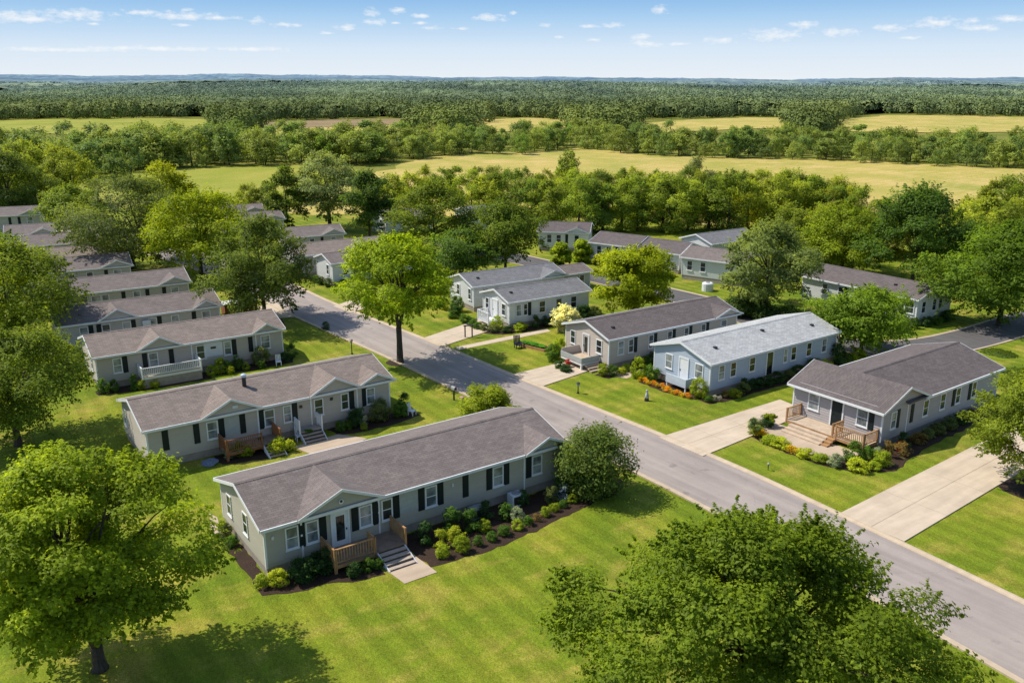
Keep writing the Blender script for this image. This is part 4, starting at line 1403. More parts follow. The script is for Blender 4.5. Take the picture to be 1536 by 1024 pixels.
place('bright yellow-green maple with bare forked trunk standing at the kerb, shading the street', 600, 543, 366, 184, 482, (0.135, 0.195, 0.012), 19, 24000, 0.26, name='maple_tree', n_clump=90, clump=0.22, r0=0.3, multi=2, lobes=0.2, peak=0.42, n_limb=24, fork=3.6)
place('low round bright lime-green tree behind the tan-grey home', 948, 477, 376, 124, 478, (0.15, 0.195, 0.012), 20, 22000, 0.27, name='broadleaf_tree', n_clump=90, clump=0.25, r0=0.2, shape_pow=0.48, lobes=0.08, peak=0.48)
place('airy grey-olive tree with dark trunk between the blue home and back street', 1148, 470, 335, 160, 448, (0.085, 0.118, 0.045), 21, 20000, 0.28, name='broadleaf_tree', n_clump=80, clump=0.2, r0=0.28, lobes=0.25, multi=2, n_limb=20)
place('neat bright green maple on the verge of the dark side street', 1290, 531, 418, 150, 498, (0.075, 0.125, 0.016), 22, 17000, 0.25, name='maple_tree', n_clump=70, clump=0.24, r0=0.2, peak=0.4)
place('green maple leaning into the picture beside the wide concrete driveway', 1546, 730, 508, 175, 672, (0.085, 0.12, 0.016), 23, 26000, 0.23, name='maple_tree', n_clump=100, clump=0.2, r0=0.22, lobes=0.3, n_limb=24, drop=0.5)
place('large full green tree at the end of the dark side street', 1498, 488, 320, 175, 470, (0.055, 0.095, 0.014), 24, 20000, 0.32, name='broadleaf_tree', n_clump=80, clump=0.25, r0=0.3)
place('tall dark green tree standing behind the white home on the side street', 1368, 425, 278, 150, 415, (0.032, 0.062, 0.014), 25, 15000, 0.36, name='broadleaf_tree', n_clump=60)
place('fresh green tree with visible trunk, behind the airy grey-olive tree', 1262, 408, 305, 130, 395, (0.09, 0.13, 0.014), 26, 13000, 0.32, name='broadleaf_tree')
place('rounded green tree with dark trunk next to the white home with brown roof', 758, 412, 308, 118, 398, (0.055, 0.085, 0.014), 27, 14000, 0.3, name='broadleaf_tree', n_clump=60)
place('tall mid-green tree behind the bright kerbside maple', 652, 385, 283, 130, 372, (0.065, 0.095, 0.016), 28, 13000, 0.34, name='broadleaf_tree')
place('bushy blue-green tree between the bright maple and the rounded green tree', 690, 418, 348, 105, 414, (0.05, 0.09, 0.022), 29, 11000, 0.3, name='broadleaf_tree')
place('silver-green willow-like tree rising above the short grey home', 495, 343, 236, 112, 322, (0.125, 0.165, 0.085), 30, 15000, 0.36, name='broadleaf_tree', n_clump=60, r0=0.35)
place('dark green tree right of the silver-green one', 555, 360, 262, 85, 352, (0.03, 0.055, 0.014), 31, 9000, 0.36, name='broadleaf_tree')
place('golden-yellow tree at the meadow edge behind the broad olive tree', 252, 350, 244, 88, 330, (0.15, 0.185, 0.012), 32, 10000, 0.38, name='broadleaf_tree')
place('great dark green tree on the horizon side of the farthest grey home', 18, 330, 222, 108, 322, (0.042, 0.065, 0.018), 33, 11000, 0.42, name='broadleaf_tree')
place('lighter green tree between the farthest home and the broad olive tree', 112, 352, 268, 90, 345, (0.085, 0.125, 0.022), 34, 9000, 0.38, name='broadleaf_tree')
place('green tree left of the silver-green one, in front of the meadow', 432, 345, 252, 70, 338, (0.055, 0.085, 0.018), 35, 7000, 0.38, name='broadleaf_tree')

# big lawn shrubs
place('large round grey-green bush on the lawn at the end of the nearest home', 893, 738, 642, 118, 736, (0.05, 0.078, 0.020), 41, 9000, 0.16, name='bush', cat='bush', n_clump=110, r0=0.08, drop=1.0, peak=0.5)
place('rounded bright green bush by the kerb, behind the ridge of the nearest home', 730, 632, 581, 84, 630, (0.115, 0.155, 0.014), 42, 5000, 0.16, name='bush', cat='bush', n_clump=36, r0=0.06, drop=1.0)
place('smaller bright green bush against the rounded one by the kerb', 764, 640, 606, 44, 638, (0.12, 0.155, 0.014), 43, 3500, 0.15, name='bush', cat='bush', n_clump=24, r0=0.05, drop=1.0)
place('cream-flowering bush at the corner between tan-grey and off-white homes', 848, 497, 460, 46, 494, (0.5, 0.5, 0.40), 44, 3500, 0.18, name='bush', cat='bush', n_clump=24, r0=0.05, drop=1.0)
place('round yellow-green bush on the grass, nearer of a pair below the brown roof', 840, 400, 365, 33, 399, (0.14, 0.195, 0.012), 45, 3500, 0.22, name='bush', cat='bush', n_clump=24, r0=0.05, drop=1.0)
place('round yellow-green bush on the grass, farther of a pair below the brown roof', 873, 393, 360, 32, 392, (0.13, 0.185, 0.012), 46, 3500, 0.22, name='bush', cat='bush', n_clump=24, r0=0.05, drop=1.0)
place('bright green rounded bush right above the lime-green tree', 905, 398, 382, 30, 397, (0.14, 0.17, 0.014), 47, 2500, 0.22, name='bush', cat='bush', n_clump=18, r0=0.05, drop=1.0)
place('dark clipped round bush at the bend of the dark side street', 1497, 530, 498, 40, 529, (0.05, 0.08, 0.018), 48, 3500, 0.16, name='bush', cat='bush', n_clump=24, r0=0.05, drop=1.0)
place('dark evergreen bush at the picture edge beyond the slate-grey home', 1530, 560, 500, 50, 556, (0.03, 0.055, 0.02), 49, 4500, 0.16, name='bush', cat='bush', n_clump=24, r0=0.05, peak=0.3, drop=1.0)
place('dark spreading bush under the airy grey-olive tree', 1115, 470, 440, 70, 469, (0.025, 0.045, 0.014), 50, 4500, 0.2, name='bush', cat='bush', n_clump=30, r0=0.05, drop=1.0)
place('second dark bush under the airy grey-olive tree, next to the pale garden shrub', 1165, 480, 450, 75, 479, (0.022, 0.040, 0.014), 51, 4500, 0.2, name='bush', cat='bush', n_clump=30, r0=0.05, drop=1.0)
place('slim young ornamental tree with bare stem in the bed by the drive', 1130, 655, 611, 24, 632, (0.04, 0.06, 0.03), 52, 1300, 0.11, name='young_tree', n_clump=14, r0=0.035, n_limb=5)
place('narrow upright lime-green shrub tree at the corner of the timber deck', 1152, 640, 602, 22, 632, (0.11, 0.15, 0.012), 53, 2000, 0.12, name='young_tree', n_clump=18, r0=0.03, n_limb=4, peak=0.4, drop=1.0)

# wood edge behind the homes and the tree belts: shared meshes
WOODS = [small_tree_mesh('wood_tree', 200 + i, 50, 8200, 0.032, M['leaf'], clump=0.26, zb=0.03, drop=0.8, shape_pow=0.5, peak=[0.45, 0.4, 0.52, 0.45, 0.36][i % 5], lobes=0.24, rad=[0.42, 0.38, 0.46, 0.4, 0.36][i % 5]) for i in range(6)]
FAR = [small_tree_mesh('belt_tree', 220 + i, 30, 2400, 0.055, M['far_leaf'], clump=0.3, zb=0.0, drop=1.0, shape_pow=0.5, r0=0.02, rad=[0.5, 0.42, 0.55, 0.46, 0.4, 0.34][i % 6], peak=[0.45, 0.4, 0.5, 0.42, 0.48, 0.36][i % 6], lobes=0.2) for i in range(6)]
n_tree = [0]


def wood(pool, p, h, wide, col, label, group, name='broadleaf_tree'):
    n_tree[0] += 1
    o = bpy.data.objects.new(name, pool[n_tree[0] * 7 % len(pool)])
    COL.objects.link(o)
    o.location = (p[0], p[1], 0)
    o.scale = (h * wide, h * wide * rng.uniform(0.9, 1.1), h)
    o.rotation_euler = (0, 0, rng.uniform(0, 6.28))
    j = rng.uniform(0.8, 1.25)
    o.color = (*[min(0.8, c * j * (leaf_gain(col) if max(col) < 0.3 else 1.1)) for c in col], 1)
    tag(o, label, 'tree', group)
    return o


WC = [(0.098, 0.13, 0.018), (0.12, 0.15, 0.020), (0.145, 0.17, 0.022), (0.075, 0.105, 0.018), (0.155, 0.175, 0.022)]
r2_ = random.Random(31)
wl = 'leafy green tree in the dense wood edge between the homes and the dry field'
for (x0, x1, y0, y1, n, hl, hh) in [(820, 1230, 352, 340, 16, 8.5, 10.5), (690, 1220, 324, 320, 24, 7, 9.5), (620, 1200, 300, 298, 22, 5.5, 7.5), (1180, 1480, 395, 372, 10, 7, 8.8), (1210, 1300, 350, 345, 5, 7, 8.5),
                                    (1440, 1600, 420, 360, 7, 8.5, 10.5), (1470, 1640, 345, 320, 7, 7, 9.5), (540, 640, 335, 330, 5, 8, 11), (1000, 1260, 330, 330, 9, 7, 9)]:
    for i in range(n):
        px = x0 + (x1 - x0) * (i + r2_.uniform(0.1, 0.9)) / n
        py = y0 + (y1 - y0) * (px - x0) / (x1 - x0) + r2_.uniform(-4, 4)
        wood(WOODS, G(px, py), r2_.uniform(hl, hh), r2_.uniform(0.95, 1.25), r2_.choice(WC), wl, 'trees of the wood edge', 'broadleaf_tree')
wood(WOODS, G(852, 318), 12.5, 0.75, WC[0], 'taller tree standing up above the wood edge against the dry field', None)
wood(WOODS, G(1040, 312), 11.0, 0.9, (0.10, 0.115, 0.05), 'pale sparse tree breaking the wood-edge skyline', None)
# left-hand wood
ll = 'tree of the left-hand wood beyond the farthest grey home'
for (x0, x1, y0, y1, n) in [(-40, 120, 318, 305, 7), (-60, 110, 290, 284, 7), (340, 470, 325, 300, 5)]:
    for i in range(n):
        px = x0 + (x1 - x0) * (i + r2_.uniform(0.1, 0.9)) / n
        py = y0 + (y1 - y0) * (px - x0) / (x1 - x0) + r2_.uniform(-4, 4)
        hh_ = r2_.uniform(9, 13) if x0 < 200 else r2_.uniform(4, 7)
        wood(WOODS, G(px, py), hh_, r2_.uniform(0.95, 1.25), r2_.choice(WC), ll if x0 < 200 else 'bushy young tree along the near edge of the green meadow', 'trees of the left-hand wood' if x0 < 200 else 'young trees by the meadow')

# belt between the dry field and the far meadows, front row on photo rows 235 to 255
FC = [(0.105, 0.145, 0.034), (0.12, 0.155, 0.038), (0.145, 0.175, 0.040), (0.085, 0.12, 0.034), (0.155, 0.185, 0.040)]
front = [(-60, 270), (60, 264), (120, 262), (200, 258), (290, 251), (360, 247), (450, 246), (540, 246), (600, 241), (640, 236), (700, 231.5), (800, 228), (862, 222.5), (930, 228), (1000, 234), (1100, 236.5), (1200, 238), (1280, 242), (1400, 248), (1540, 251.5), (1640, 256)]


def front_row(px):
    for (a, ya), (b, yb) in zip(front, front[1:]):
        if a <= px <= b:
            return ya + (yb - ya) * (px - a) / (b - a)
    return front[-1][1]


bl = 'green tree in the belt between the dry field and the far meadows'
for row, (dd, n) in enumerate([(0, 76), (11, 64), (24, 56), (42, 46), (62, 34)]):
    for i in range(n):
        px = -60 + 1700 * (i + r2_.uniform(0.05, 0.95)) / n
        p = G(px, front_row(px))
        L = D_of(p)
        k = (L + dd + r2_.uniform(-4, 5)) / L
        hgt = r2_.uniform(6.6, 10.2) if px > 610 else r2_.uniform(8.5, 12.5)
        if row == 0 and r2_.random() < 0.3:
            hgt *= 0.6
        wood(FAR, (p[0] * k, p[1] * k), hgt, r2_.uniform(0.95, 1.3), r2_.choice(FC), bl, 'trees of the field belt', 'belt_tree')
for px, py, h_, c_, lab in [(12, 0, 0, 0, 0)][:0]:
    pass
for px, py, h_, wd, c_, lab in [(492, 246, 10, 1.1, (0.10, 0.15, 0.02), 'light green dome-shaped tree at the near edge of the tree belt'),
                                (558, 244, 9, 1.5, (0.09, 0.13, 0.022), 'broad light green tree at the near edge of the tree belt'),
                                (783, 232, 7.5, 1.1, (0.08, 0.12, 0.022), 'small pale green tree standing alone in the dry field'),
                                (1092, 237, 9, 1.0, (0.06, 0.095, 0.022), 'round tree with its own shadow at the edge of the dry field'),
                                (1122, 237, 9.5, 0.8, (0.045, 0.075, 0.02), 'dark narrower tree beside the round one at the dry field edge'),
                                (140, 266, 9.5, 1.5, (0.08, 0.12, 0.03), 'wide pale green tree before the left belt'),
                                (175, 270, 6.5, 1.3, (0.085, 0.12, 0.03), 'small pale green tree before the left belt')]:
    wood(FAR, G(px, py), h_, wd, c_, lab, None, 'belt_tree')


# ------------------------------------------------------------------ far woods: stuff
def forest(name, pts, hs, ws, leaf_n, leaf, zs, seed, full=False):
    """many crowns as one mass; the colour is kept leaf by leaf"""
    g = np.random.default_rng(seed)
    n = len(pts)
    ti = np.repeat(np.arange(n), leaf_n)
    m = len(ti)
    d = g.normal(size=(m, 3))
    d /= np.linalg.norm(d, axis=1, keepdims=True)
    d[:, 2] = np.abs(d[:, 2]) * 1.1 - 0.25 if not full else np.where(d[:, 2] < -0.9, -d[:, 2], d[:, 2])
    rr = g.uniform(0.75, 1.05, m)[:, None]
    bump_ = 1 + 0.18 * np.sin(5 * np.arctan2(d[:, 1], d[:, 0]) + ti)[:, None]
    p = np.empty((m, 3))
    p[:, :2] = pts[ti] + (d[:, :2] * rr * bump_) * ws[ti][:, None]
    p[:, 2] = hs[ti] * (0.5 + 0.5 * (d * rr)[:, 2]) + zs[ti]
    nor = d + np.array([0, 0, 0.45]) + g.normal(size=(m, 3)) * 0.16
    co, q = leaf_quads(p, nor, leaf if np.isscalar(leaf) else leaf[ti], g, 0.8)
    patch = 0.2 * np.sin(pts[:, 0] * 0.012 + 2 * np.sin(pts[:, 1] * 0.007)) * np.sin(pts[:, 1] * 0.010 + pts[:, 0] * 0.005)
    sh = np.clip(0.45 + np.repeat(patch + g.uniform(-.22, .22, n), leaf_n) + g.normal(0, 0.06, m), 0, 1)
    me = np_mesh(name, co, q, [M['forest']], np.repeat(sh, 4))
    o = bpy.data.objects.new(name, me)
    COL.objects.link(o)
    return struct(o, 'stuff')


def forest_mat(name='far_woodland', dim=1.0):
    """woodland whose green turns to hazy blue with distance up the valley"""
    m, nt, b, out = new_mat(name)
    geo = N(nt, 'NewGeometry')
    sx = N(nt, 'SeparateXYZ')
    nt.links.new(geo.outputs['Position'], sx.inputs[0])
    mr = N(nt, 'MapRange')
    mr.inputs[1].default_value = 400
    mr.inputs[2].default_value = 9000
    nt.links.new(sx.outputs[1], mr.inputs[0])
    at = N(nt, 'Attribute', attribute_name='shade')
    c = ramp(nt, mr.outputs[0], [(0.0, (0.19, 0.235, 0.055)), (0.028, (0.195, 0.245, 0.085)), (0.061, (0.215, 0.285, 0.165)), (0.106, (0.235, 0.32, 0.25)), (0.179, (0.255, 0.35, 0.35)), (0.307, (0.24, 0.35, 0.43)), (0.56, (0.165, 0.28, 0.40)), (1.0, (0.30, 0.44, 0.60))])  # aerial haze painted into the base colour, bluer farther off
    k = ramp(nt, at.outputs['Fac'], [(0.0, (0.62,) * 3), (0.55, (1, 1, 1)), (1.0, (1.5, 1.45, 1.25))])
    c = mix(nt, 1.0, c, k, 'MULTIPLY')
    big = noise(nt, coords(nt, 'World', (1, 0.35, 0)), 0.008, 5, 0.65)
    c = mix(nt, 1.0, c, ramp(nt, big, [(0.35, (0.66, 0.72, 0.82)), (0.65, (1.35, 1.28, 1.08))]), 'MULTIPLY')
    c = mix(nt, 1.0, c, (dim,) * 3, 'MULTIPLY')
    nt.links.new(c, b.inputs['Base Color'])
    b.inputs['Roughness'].default_value = 0.9
    b.inputs['Specular IOR Level'].default_value = 0.05
    return m


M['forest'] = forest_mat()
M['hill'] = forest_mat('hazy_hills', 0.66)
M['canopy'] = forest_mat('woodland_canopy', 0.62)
gg = np.random.default_rng(5)


def scatter(y0, y1, sp, jitter=0.5, margin=0.62):
    pts = []
    y = y0
    while y < y1:
        hw = y * margin + 40
        n = int(2 * hw / sp)
        xs = -hw + (np.arange(n) + gg.uniform(-jitter, jitter, n)) * sp
        pts.append(np.stack([xs, np.full(n, y) + gg.uniform(-jitter, jitter, n) * sp], axis=1))
        y += sp * 0.95
    return np.vstack(pts)


def far_edge(px):
    """photo row where the far woods start"""
    e = np.interp(px, [-100, 0, 200, 320, 400, 620, 700, 860, 960, 1060, 1180, 1250, 1340, 1500, 1700], [184, 182, 178, 179.5, 182, 178.5, 179, 178, 181, 178.5, 176, 179.5, 173, 175, 178])
    for a, b in ((316, 398), (602, 735), (848, 975), (1172, 1262)):
        m = (px > a) & (px < b)
        mid = 1 - np.abs((px - (a + b) / 2) / ((b - a) / 2))
        e = np.where(m, e + 34 * np.sqrt(np.clip(mid, 0, 1)), e)
    return e


def terrain(x, y):
    k = np.clip((y - 750) / 700, 0, 1) ** 1.2
    return 1.5 * k * (3 + 4 * np.sin(y * 0.0052 + 1.6 * np.sin(x * 0.0016 + 1)) + 2.5 * np.sin(x * 0.0041 + y * 0.0013) + 1.5 * np.sin(x * 0.011 - y * 0.004)).clip(0)


P1 = scatter(330, 1500, 9.5, 0.8)
pxs = 768 + P1[:, 0] / P1[:, 1] * 1387 * math.cos(0)
dep = np.arctan(CAM_H / np.hypot(P1[:, 0], P1[:, 1]))
c_, s_ = math.cos(PITCH), math.sin(PITCH)
fw = c_ * P1[:, 1] + s_ * CAM_H
up = s_ * P1[:, 1] - c_ * CAM_H
pxx, pyy = 768 + FOC * P1[:, 0] / fw, 512 - FOC * up / fw
P1 = P1[pyy < far_edge(pxx) + 2.2 * np.sin(P1[:, 0] * 0.05) * np.sin(P1[:, 0] * 0.013 + 1) - 1.0 + gg.uniform(-1.2, 1.2, len(P1))]
print('near far-wood trees', len(P1))
# the first rows of the far woods: separate leafy crowns massed together
rr_ = np.hypot(P1[:, 0], P1[:, 1])
back = P1 * (1 - 52.0 / rr_)[:, None]           # is there still wood 45 m nearer?
fwb = c_ * back[:, 1] + s_ * CAM_H
bx_, by_ = 768 + FOC * back[:, 0] / fwb, 512 - FOC * (s_ * back[:, 1] - c_ * CAM_H) / fwb
edge = by_ > far_edge(bx_)
E1 = P1[edge]
forest('far_woodland', E1, gg.uniform(6.5, 13, len(E1)), gg.uniform(3.4, 6.4, len(E1)), 200, 1.3, np.zeros(len(E1)), 1, True)
P1 = P1[~edge]
hs = gg.uniform(8.5, 14, len(P1))
forest('far_woodland', P1, hs, gg.uniform(4.2, 7.8, len(P1)), 84, 1.5, terrain(P1[:, 0], P1[:, 1]), 4)
P2 = scatter(1500, 2300, 22.0, 0.8)
forest('distant_woodland', P2, gg.uniform(10, 16, len(P2)), gg.uniform(9, 15, len(P2)), 60, 3.0, terrain(P2[:, 0], P2[:, 1]), 2)
print('edge trees', len(P1))


def crowns(x, y, cell, seed):
    """height (0 to 1) and tone of rounded crowns packed over the plane"""
    ix, iy = np.floor(x / cell), np.floor(y / cell)
    best, tone = np.zeros_like(x), np.zeros_like(x)
    for dx in (-1, 0, 1):
        for dy in (-1, 0, 1):
            cx, cy = ix + dx, iy + dy
            h1_ = np.modf(np.abs(np.sin(cx * 127.1 + cy * 311.7 + seed) * 43758.5453))[0]
            h2_ = np.modf(np.abs(np.sin(cx * 269.5 + cy * 183.3 + seed) * 24634.6345))[0]
            h3_ = np.modf(np.abs(np.sin(cx * 419.2 + cy * 371.9 + seed) * 35412.1234))[0]
            d2 = ((cx + 0.1 + 0.8 * h1_) * cell - x) ** 2 + ((cy + 0.1 + 0.8 * h2_) * cell - y) ** 2
            r_ = cell * (0.55 + 0.5 * h3_)
            z = np.sqrt(np.clip(1 - d2 / r_ ** 2, 0, 1)) * (0.6 + 0.4 * h3_)
            m = z > best
            best = np.where(m, z, best)
            tone = np.where(m, h1_, tone)
    return best, tone


def canopy(name, r0, r1, nx, ny, cell, amp, seed, masked):
    """the closed roof of the woods: one surface of crowns"""
    th = np.linspace(-0.66, 0.66, nx)
    rad = r0 * (r1 / r0) ** (np.arange(ny) / (ny - 1))
    T, RR = np.meshgrid(th, rad)
    x, y = (np.sin(T) * RR).ravel(), (np.cos(T) * RR).ravel()
    g = np.random.default_rng(seed)
    z, tone = crowns(x, y, cell, seed)
    z2, tone2 = crowns(x + 37, y + 11, cell * 0.42, seed + 3)
    low = np.sin(x * 0.013 + 2 * np.sin(y * 0.006)) * np.sin(y * 0.011 + x * 0.004)
    co = np.stack([x, y, terrain(x, y) + 2.5 + amp * (z + 0.22 * z2 + 0.25 * low) + g.normal(0, 0.25, len(x))], axis=1)
    i, j = np.meshgrid(np.arange(nx - 1), np.arange(ny - 1))
    a = (j * nx + i).ravel()
    q = np.stack([a, a + 1, a + nx + 1, a + nx], axis=1)
    if masked:
        nb = 1 - 42.0 / np.hypot(x, y)
        fw_ = c_ * y * nb + s_ * CAM_H
        px_, py_ = 768 + FOC * x * nb / fw_, 512 - FOC * (s_ * y * nb - c_ * CAM_H) / fw_
        ok = (py_ < far_edge(px_)) & (py_ < far_edge(px_ - 16)) & (py_ < far_edge(px_ + 16)) & (py_ < far_edge(px_ - 32) + 1) & (py_ < far_edge(px_ + 32) + 1)
        q = q[ok[q].all(axis=1)]
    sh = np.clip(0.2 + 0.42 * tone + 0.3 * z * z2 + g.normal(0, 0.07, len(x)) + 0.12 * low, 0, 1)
    me = np_mesh(name, co, q, [M['canopy']], sh)
    me.polygons.foreach_set('use_smooth', np.ones(len(q), dtype=bool))
    o = bpy.data.objects.new(name, me)
    COL.objects.link(o)
    return struct(o, 'stuff')


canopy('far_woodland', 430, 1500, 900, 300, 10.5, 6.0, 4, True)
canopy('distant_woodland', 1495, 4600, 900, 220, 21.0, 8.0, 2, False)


# rolling wooded hills up to the skyline
def hills(name, y0, y1, hmax, seed, nx=420, ny=26):
    g = np.random.default_rng(seed)
    th = np.linspace(-0.62, 0.62, nx)
    k = np.arange(ny) / (ny - 1)
    ph = g.uniform(0, 6.28, 8)
    prof = sum(a * np.sin(th * f_ + ph[i]) for i, (f_, a) in enumerate([(3, .4), (9, .3), (17, .25), (37, .15), (71, .09), (140, .07), (260, .05)]))
    prof = (prof - prof.min()) / (prof.max() - prof.min())
    co = []
    for kk in k:
        r = y0 + (y1 - y0) * kk
        z = hmax * np.clip(0.62 - 0.45 * th / 0.5 + 0.75 * (prof - 0.5), 0.1, 2) * math.sin(kk * math.pi / 2) ** 1.5 + g.normal(0, hmax * 0.018, nx) * (0.3 + kk)
        co.append(np.stack([np.sin(th) * r, np.cos(th) * r, z], axis=1))
    co = np.vstack(co)
    i, j = np.meshgrid(np.arange(nx - 1), np.arange(ny - 1))
    a = (j * nx + i).ravel()
    q = np.stack([a, a + 1, a + nx + 1, a + nx], axis=1)
    me = np_mesh(name, co, q, [M['hill']], np.clip(0.45 + g.normal(0, 0.2, len(co)), 0, 1))
    o = bpy.data.objects.new(name, me)
    COL.objects.link(o)
    return struct(o)


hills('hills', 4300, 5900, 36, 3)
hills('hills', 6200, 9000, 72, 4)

# ------------------------------------------------------------------ garden planting
def row_of(hs, items, desc, cat='shrub', group=None):
    """items: x, y, width, height, colour, kind; labelled in order along the bed"""
    n = len(items)
    for i, (x, y, w, h, c, kd) in enumerate(items):
        tone = {YGREEN: 'yellow-green', LIME: 'lime-yellow', GREEN: 'green', DKGREEN: 'dark green', OLIVE: 'olive', SILVER: 'silvery', GOLD: 'golden', ORANGE: 'orange-flowering', RUST: 'rust-brown', WHITEF: 'white-flowering', PINK: 'pink-flowering'}[c]
        form = {'round': 'rounded shrub', 'spiky': 'spiky plant', 'flower': 'flowering clump'}[kd]
        shrub(*hs.pt(x, y), w, h, c, f'{tone} {form}, {ORD[i]} {desc}', cat, group, kd)


g1 = 'shrubs around the nearest home'
row_of(h1, [(9.3, -3.7, 0.86, 0.77, YGREEN, 'round'), (10.5, -3.8, 1.12, 0.99, YGREEN, 'round'), (11.7, -3.8, 0.65, 0.65, GREEN, 'round'), (12.7, -3.75, 0.77, 0.60, GREEN, 'round'), (13.7, -3.6, 0.86, 0.69, GREEN, 'round'), (14.8, -3.5, 0.82, 0.65, YGREEN, 'round'),
            (15.7, -3.4, 0.69, 0.60, GREEN, 'round'), (16.5, -3.3, 0.69, 0.60, RUST, 'flower'), (17.3, -3.1, 0.69, 0.65, YGREEN, 'round'), (18.2, -2.9, 0.69, 0.60, YGREEN, 'round'), (19.0, -2.8, 0.60, 0.52, GREEN, 'round'), (19.9, -2.6, 0.69, 0.60, YGREEN, 'round'), (20.7, -2.4, 0.60, 0.52, LIME, 'round')],
       'from the porch steps in the front row of the bed', group=g1)
row_of(h1, [(9.2, -1.6, 1.29, 1.29, DKGREEN, 'spiky'), (9.8, -2.6, 1.03, 1.03, LIME, 'spiky'), (10.9, -2.6, 1.20, 0.95, LIME, 'round'), (11.2, -1.4, 1.63, 1.55, GREEN, 'spiky'), (12.4, -1.9, 1.38, 1.29, GREEN, 'spiky'), (13.0, -2.5, 0.86, 0.77, YGREEN, 'round'), (14.0, -1.2, 1.12, 1.12, DKGREEN, 'spiky'), (15.0, -1.9, 1.12, 0.95, GREEN, 'spiky'),
            (15.5, -2.5, 1.03, 0.86, SILVER, 'round'), (17.0, -1.0, 1.03, 1.03, DKGREEN, 'round'), (18.7, -1.9, 0.95, 1.20, OLIVE, 'round'), (20.2, -1.0, 1.29, 1.03, GREEN, 'round'), (21.0, -0.9, 1.12, 0.95, DKGREEN, 'spiky')],
       'from the porch steps, close to the house wall', group=g1)
row_of(h1, [(-0.6, -0.7, 0.9, 0.75, YGREEN, 'round'), (0.2, -1.1, 1.1, 1.0, LIME, 'round'), (1.6, -1.3, 1.6, 1.3, DKGREEN, 'round'), (2.9, -1.1, 1.7, 1.4, DKGREEN, 'round'), (UP + 0.9, -2.6, 0.9, 0.8, DKGREEN, 'round'), (UP + 1.8, -2.6, 0.9, 0.8, GREEN, 'round'), (UP + 2.4, -2.7, 0.7, 0.65, GREEN, 'round')],
       'from the house corner in the bed under the porch', group=g1)
row_of(h1, [(-0.5, 5.8, 0.9, 1.1, OLIVE, 'round'), (-0.5, 4.6, 0.8, 0.8, GREEN, 'round')], 'along the sunlit gable wall of the nearest home', group=g1)
g2 = 'shrubs around the two-gabled taupe home'
row_of(h2, [(5.3, -1.2, 1.0, 1.0, SILVER, 'spiky'), (6.0, -1.4, 1.1, 1.2, GREEN, 'spiky'), (6.6, -1.6, 0.9, 0.9, YGREEN, 'round'), (8.5, -2.4, 1.3, 1.1, LIME, 'round'), (9.5, -2.5, 1.0, 0.9, LIME, 'spiky'), (8.9, -2.0, 1.1, 1.1, YGREEN, 'round')], 'beside the reddish-brown porch', group=g2)
row_of(h2, [(11.6, -1.0, 1.0, 0.8, GREEN, 'round'), (14.3, -1.0, 0.9, 0.9, GREEN, 'round'), (15.0, -1.0, 0.8, 0.8, GREEN, 'round'), (15.9, -0.8, 1.5, 1.7, DKGREEN, 'round'), (16.2, -1.4, 0.7, 1.2, WHITEF, 'flower'), (16.0, -1.8, 0.6, 0.6, YGREEN, 'round'), (17.9, -0.9, 1.8, 1.9, OLIVE, 'round'), (19.8, -0.8, 1.5, 1.2, GREEN, 'round'), (20.6, -0.2, 1.3, 1.6, DKGREEN, 'spiky')], 'past the small grey stoop', group=g2)
g3 = 'shrubs around the signboard home'
row_of(h3, [(0.2, -1.0, 1.2, 1.3, GREEN, 'round'), (1.1, -1.1, 1.0, 1.1, GREEN, 'round'), (2.8, -1.4, 1.1, 1.3, GREEN, 'spiky'), (3.3, -1.8, 1.0, 0.9, YGREEN, 'round'), (4.4, -1.9, 1.0, 0.8, LIME, 'round')], 'left of the white-railed deck', group=g3)
row_of(h3, [(9.6, -1.4, 0.9, 1.0, YGREEN, 'round'), (10.5, -1.2, 1.3, 1.5, YGREEN, 'round'), (11.2, -1.3, 1.1, 1.2, GREEN, 'round'), (11.3, -1.9, 0.8, 0.8, LIME, 'round'), (12.3, -0.9, 1.1, 1.5, GREEN, 'round'), (12.9, -1.4, 0.8, 0.7, YGREEN, 'round'), (14.6, -1.0, 1.8, 1.9, OLIVE, 'round'), (14.3, -1.8, 0.8, 0.8, GREEN, 'round'), (17.0, -0.9, 1.3, 0.9, DKGREEN, 'spiky'), (17.9, -0.3, 1.2, 1.4, DKGREEN, 'spiky')], 'right of the white-railed deck', group=g3)
for hs, xs, nm in ((h4, (3, 4.6, 8.6, 12.4, 15.2), 'mauve-roofed home behind the signboard home'), (h5, (5.2, 6.4, 9.3, 11.2, 12.6, 14.8), 'third home behind the white-railed deck'), (h6, (6, 8, 10.4, 12.6), 'short grey home by the olive tree')):
    row_of(hs, [(x, -0.8, rng.uniform(0.9, 1.5), rng.uniform(0.8, 1.2), rng.choice([YGREEN, GREEN, LIME]), 'round') for x in xs], 'along the front of the ' + nm, group='shrubs at the row of grey homes')
row_of(h4, [(16.6, 0.8, 1.6, 1.5, YGREEN, 'round'), (17.4, 2.6, 1.5, 1.4, GREEN, 'round')], 'at the gable end of the mauve-roofed home', group='shrubs at the row of grey homes')
gm = 'plants in the bed of the slate-grey home'
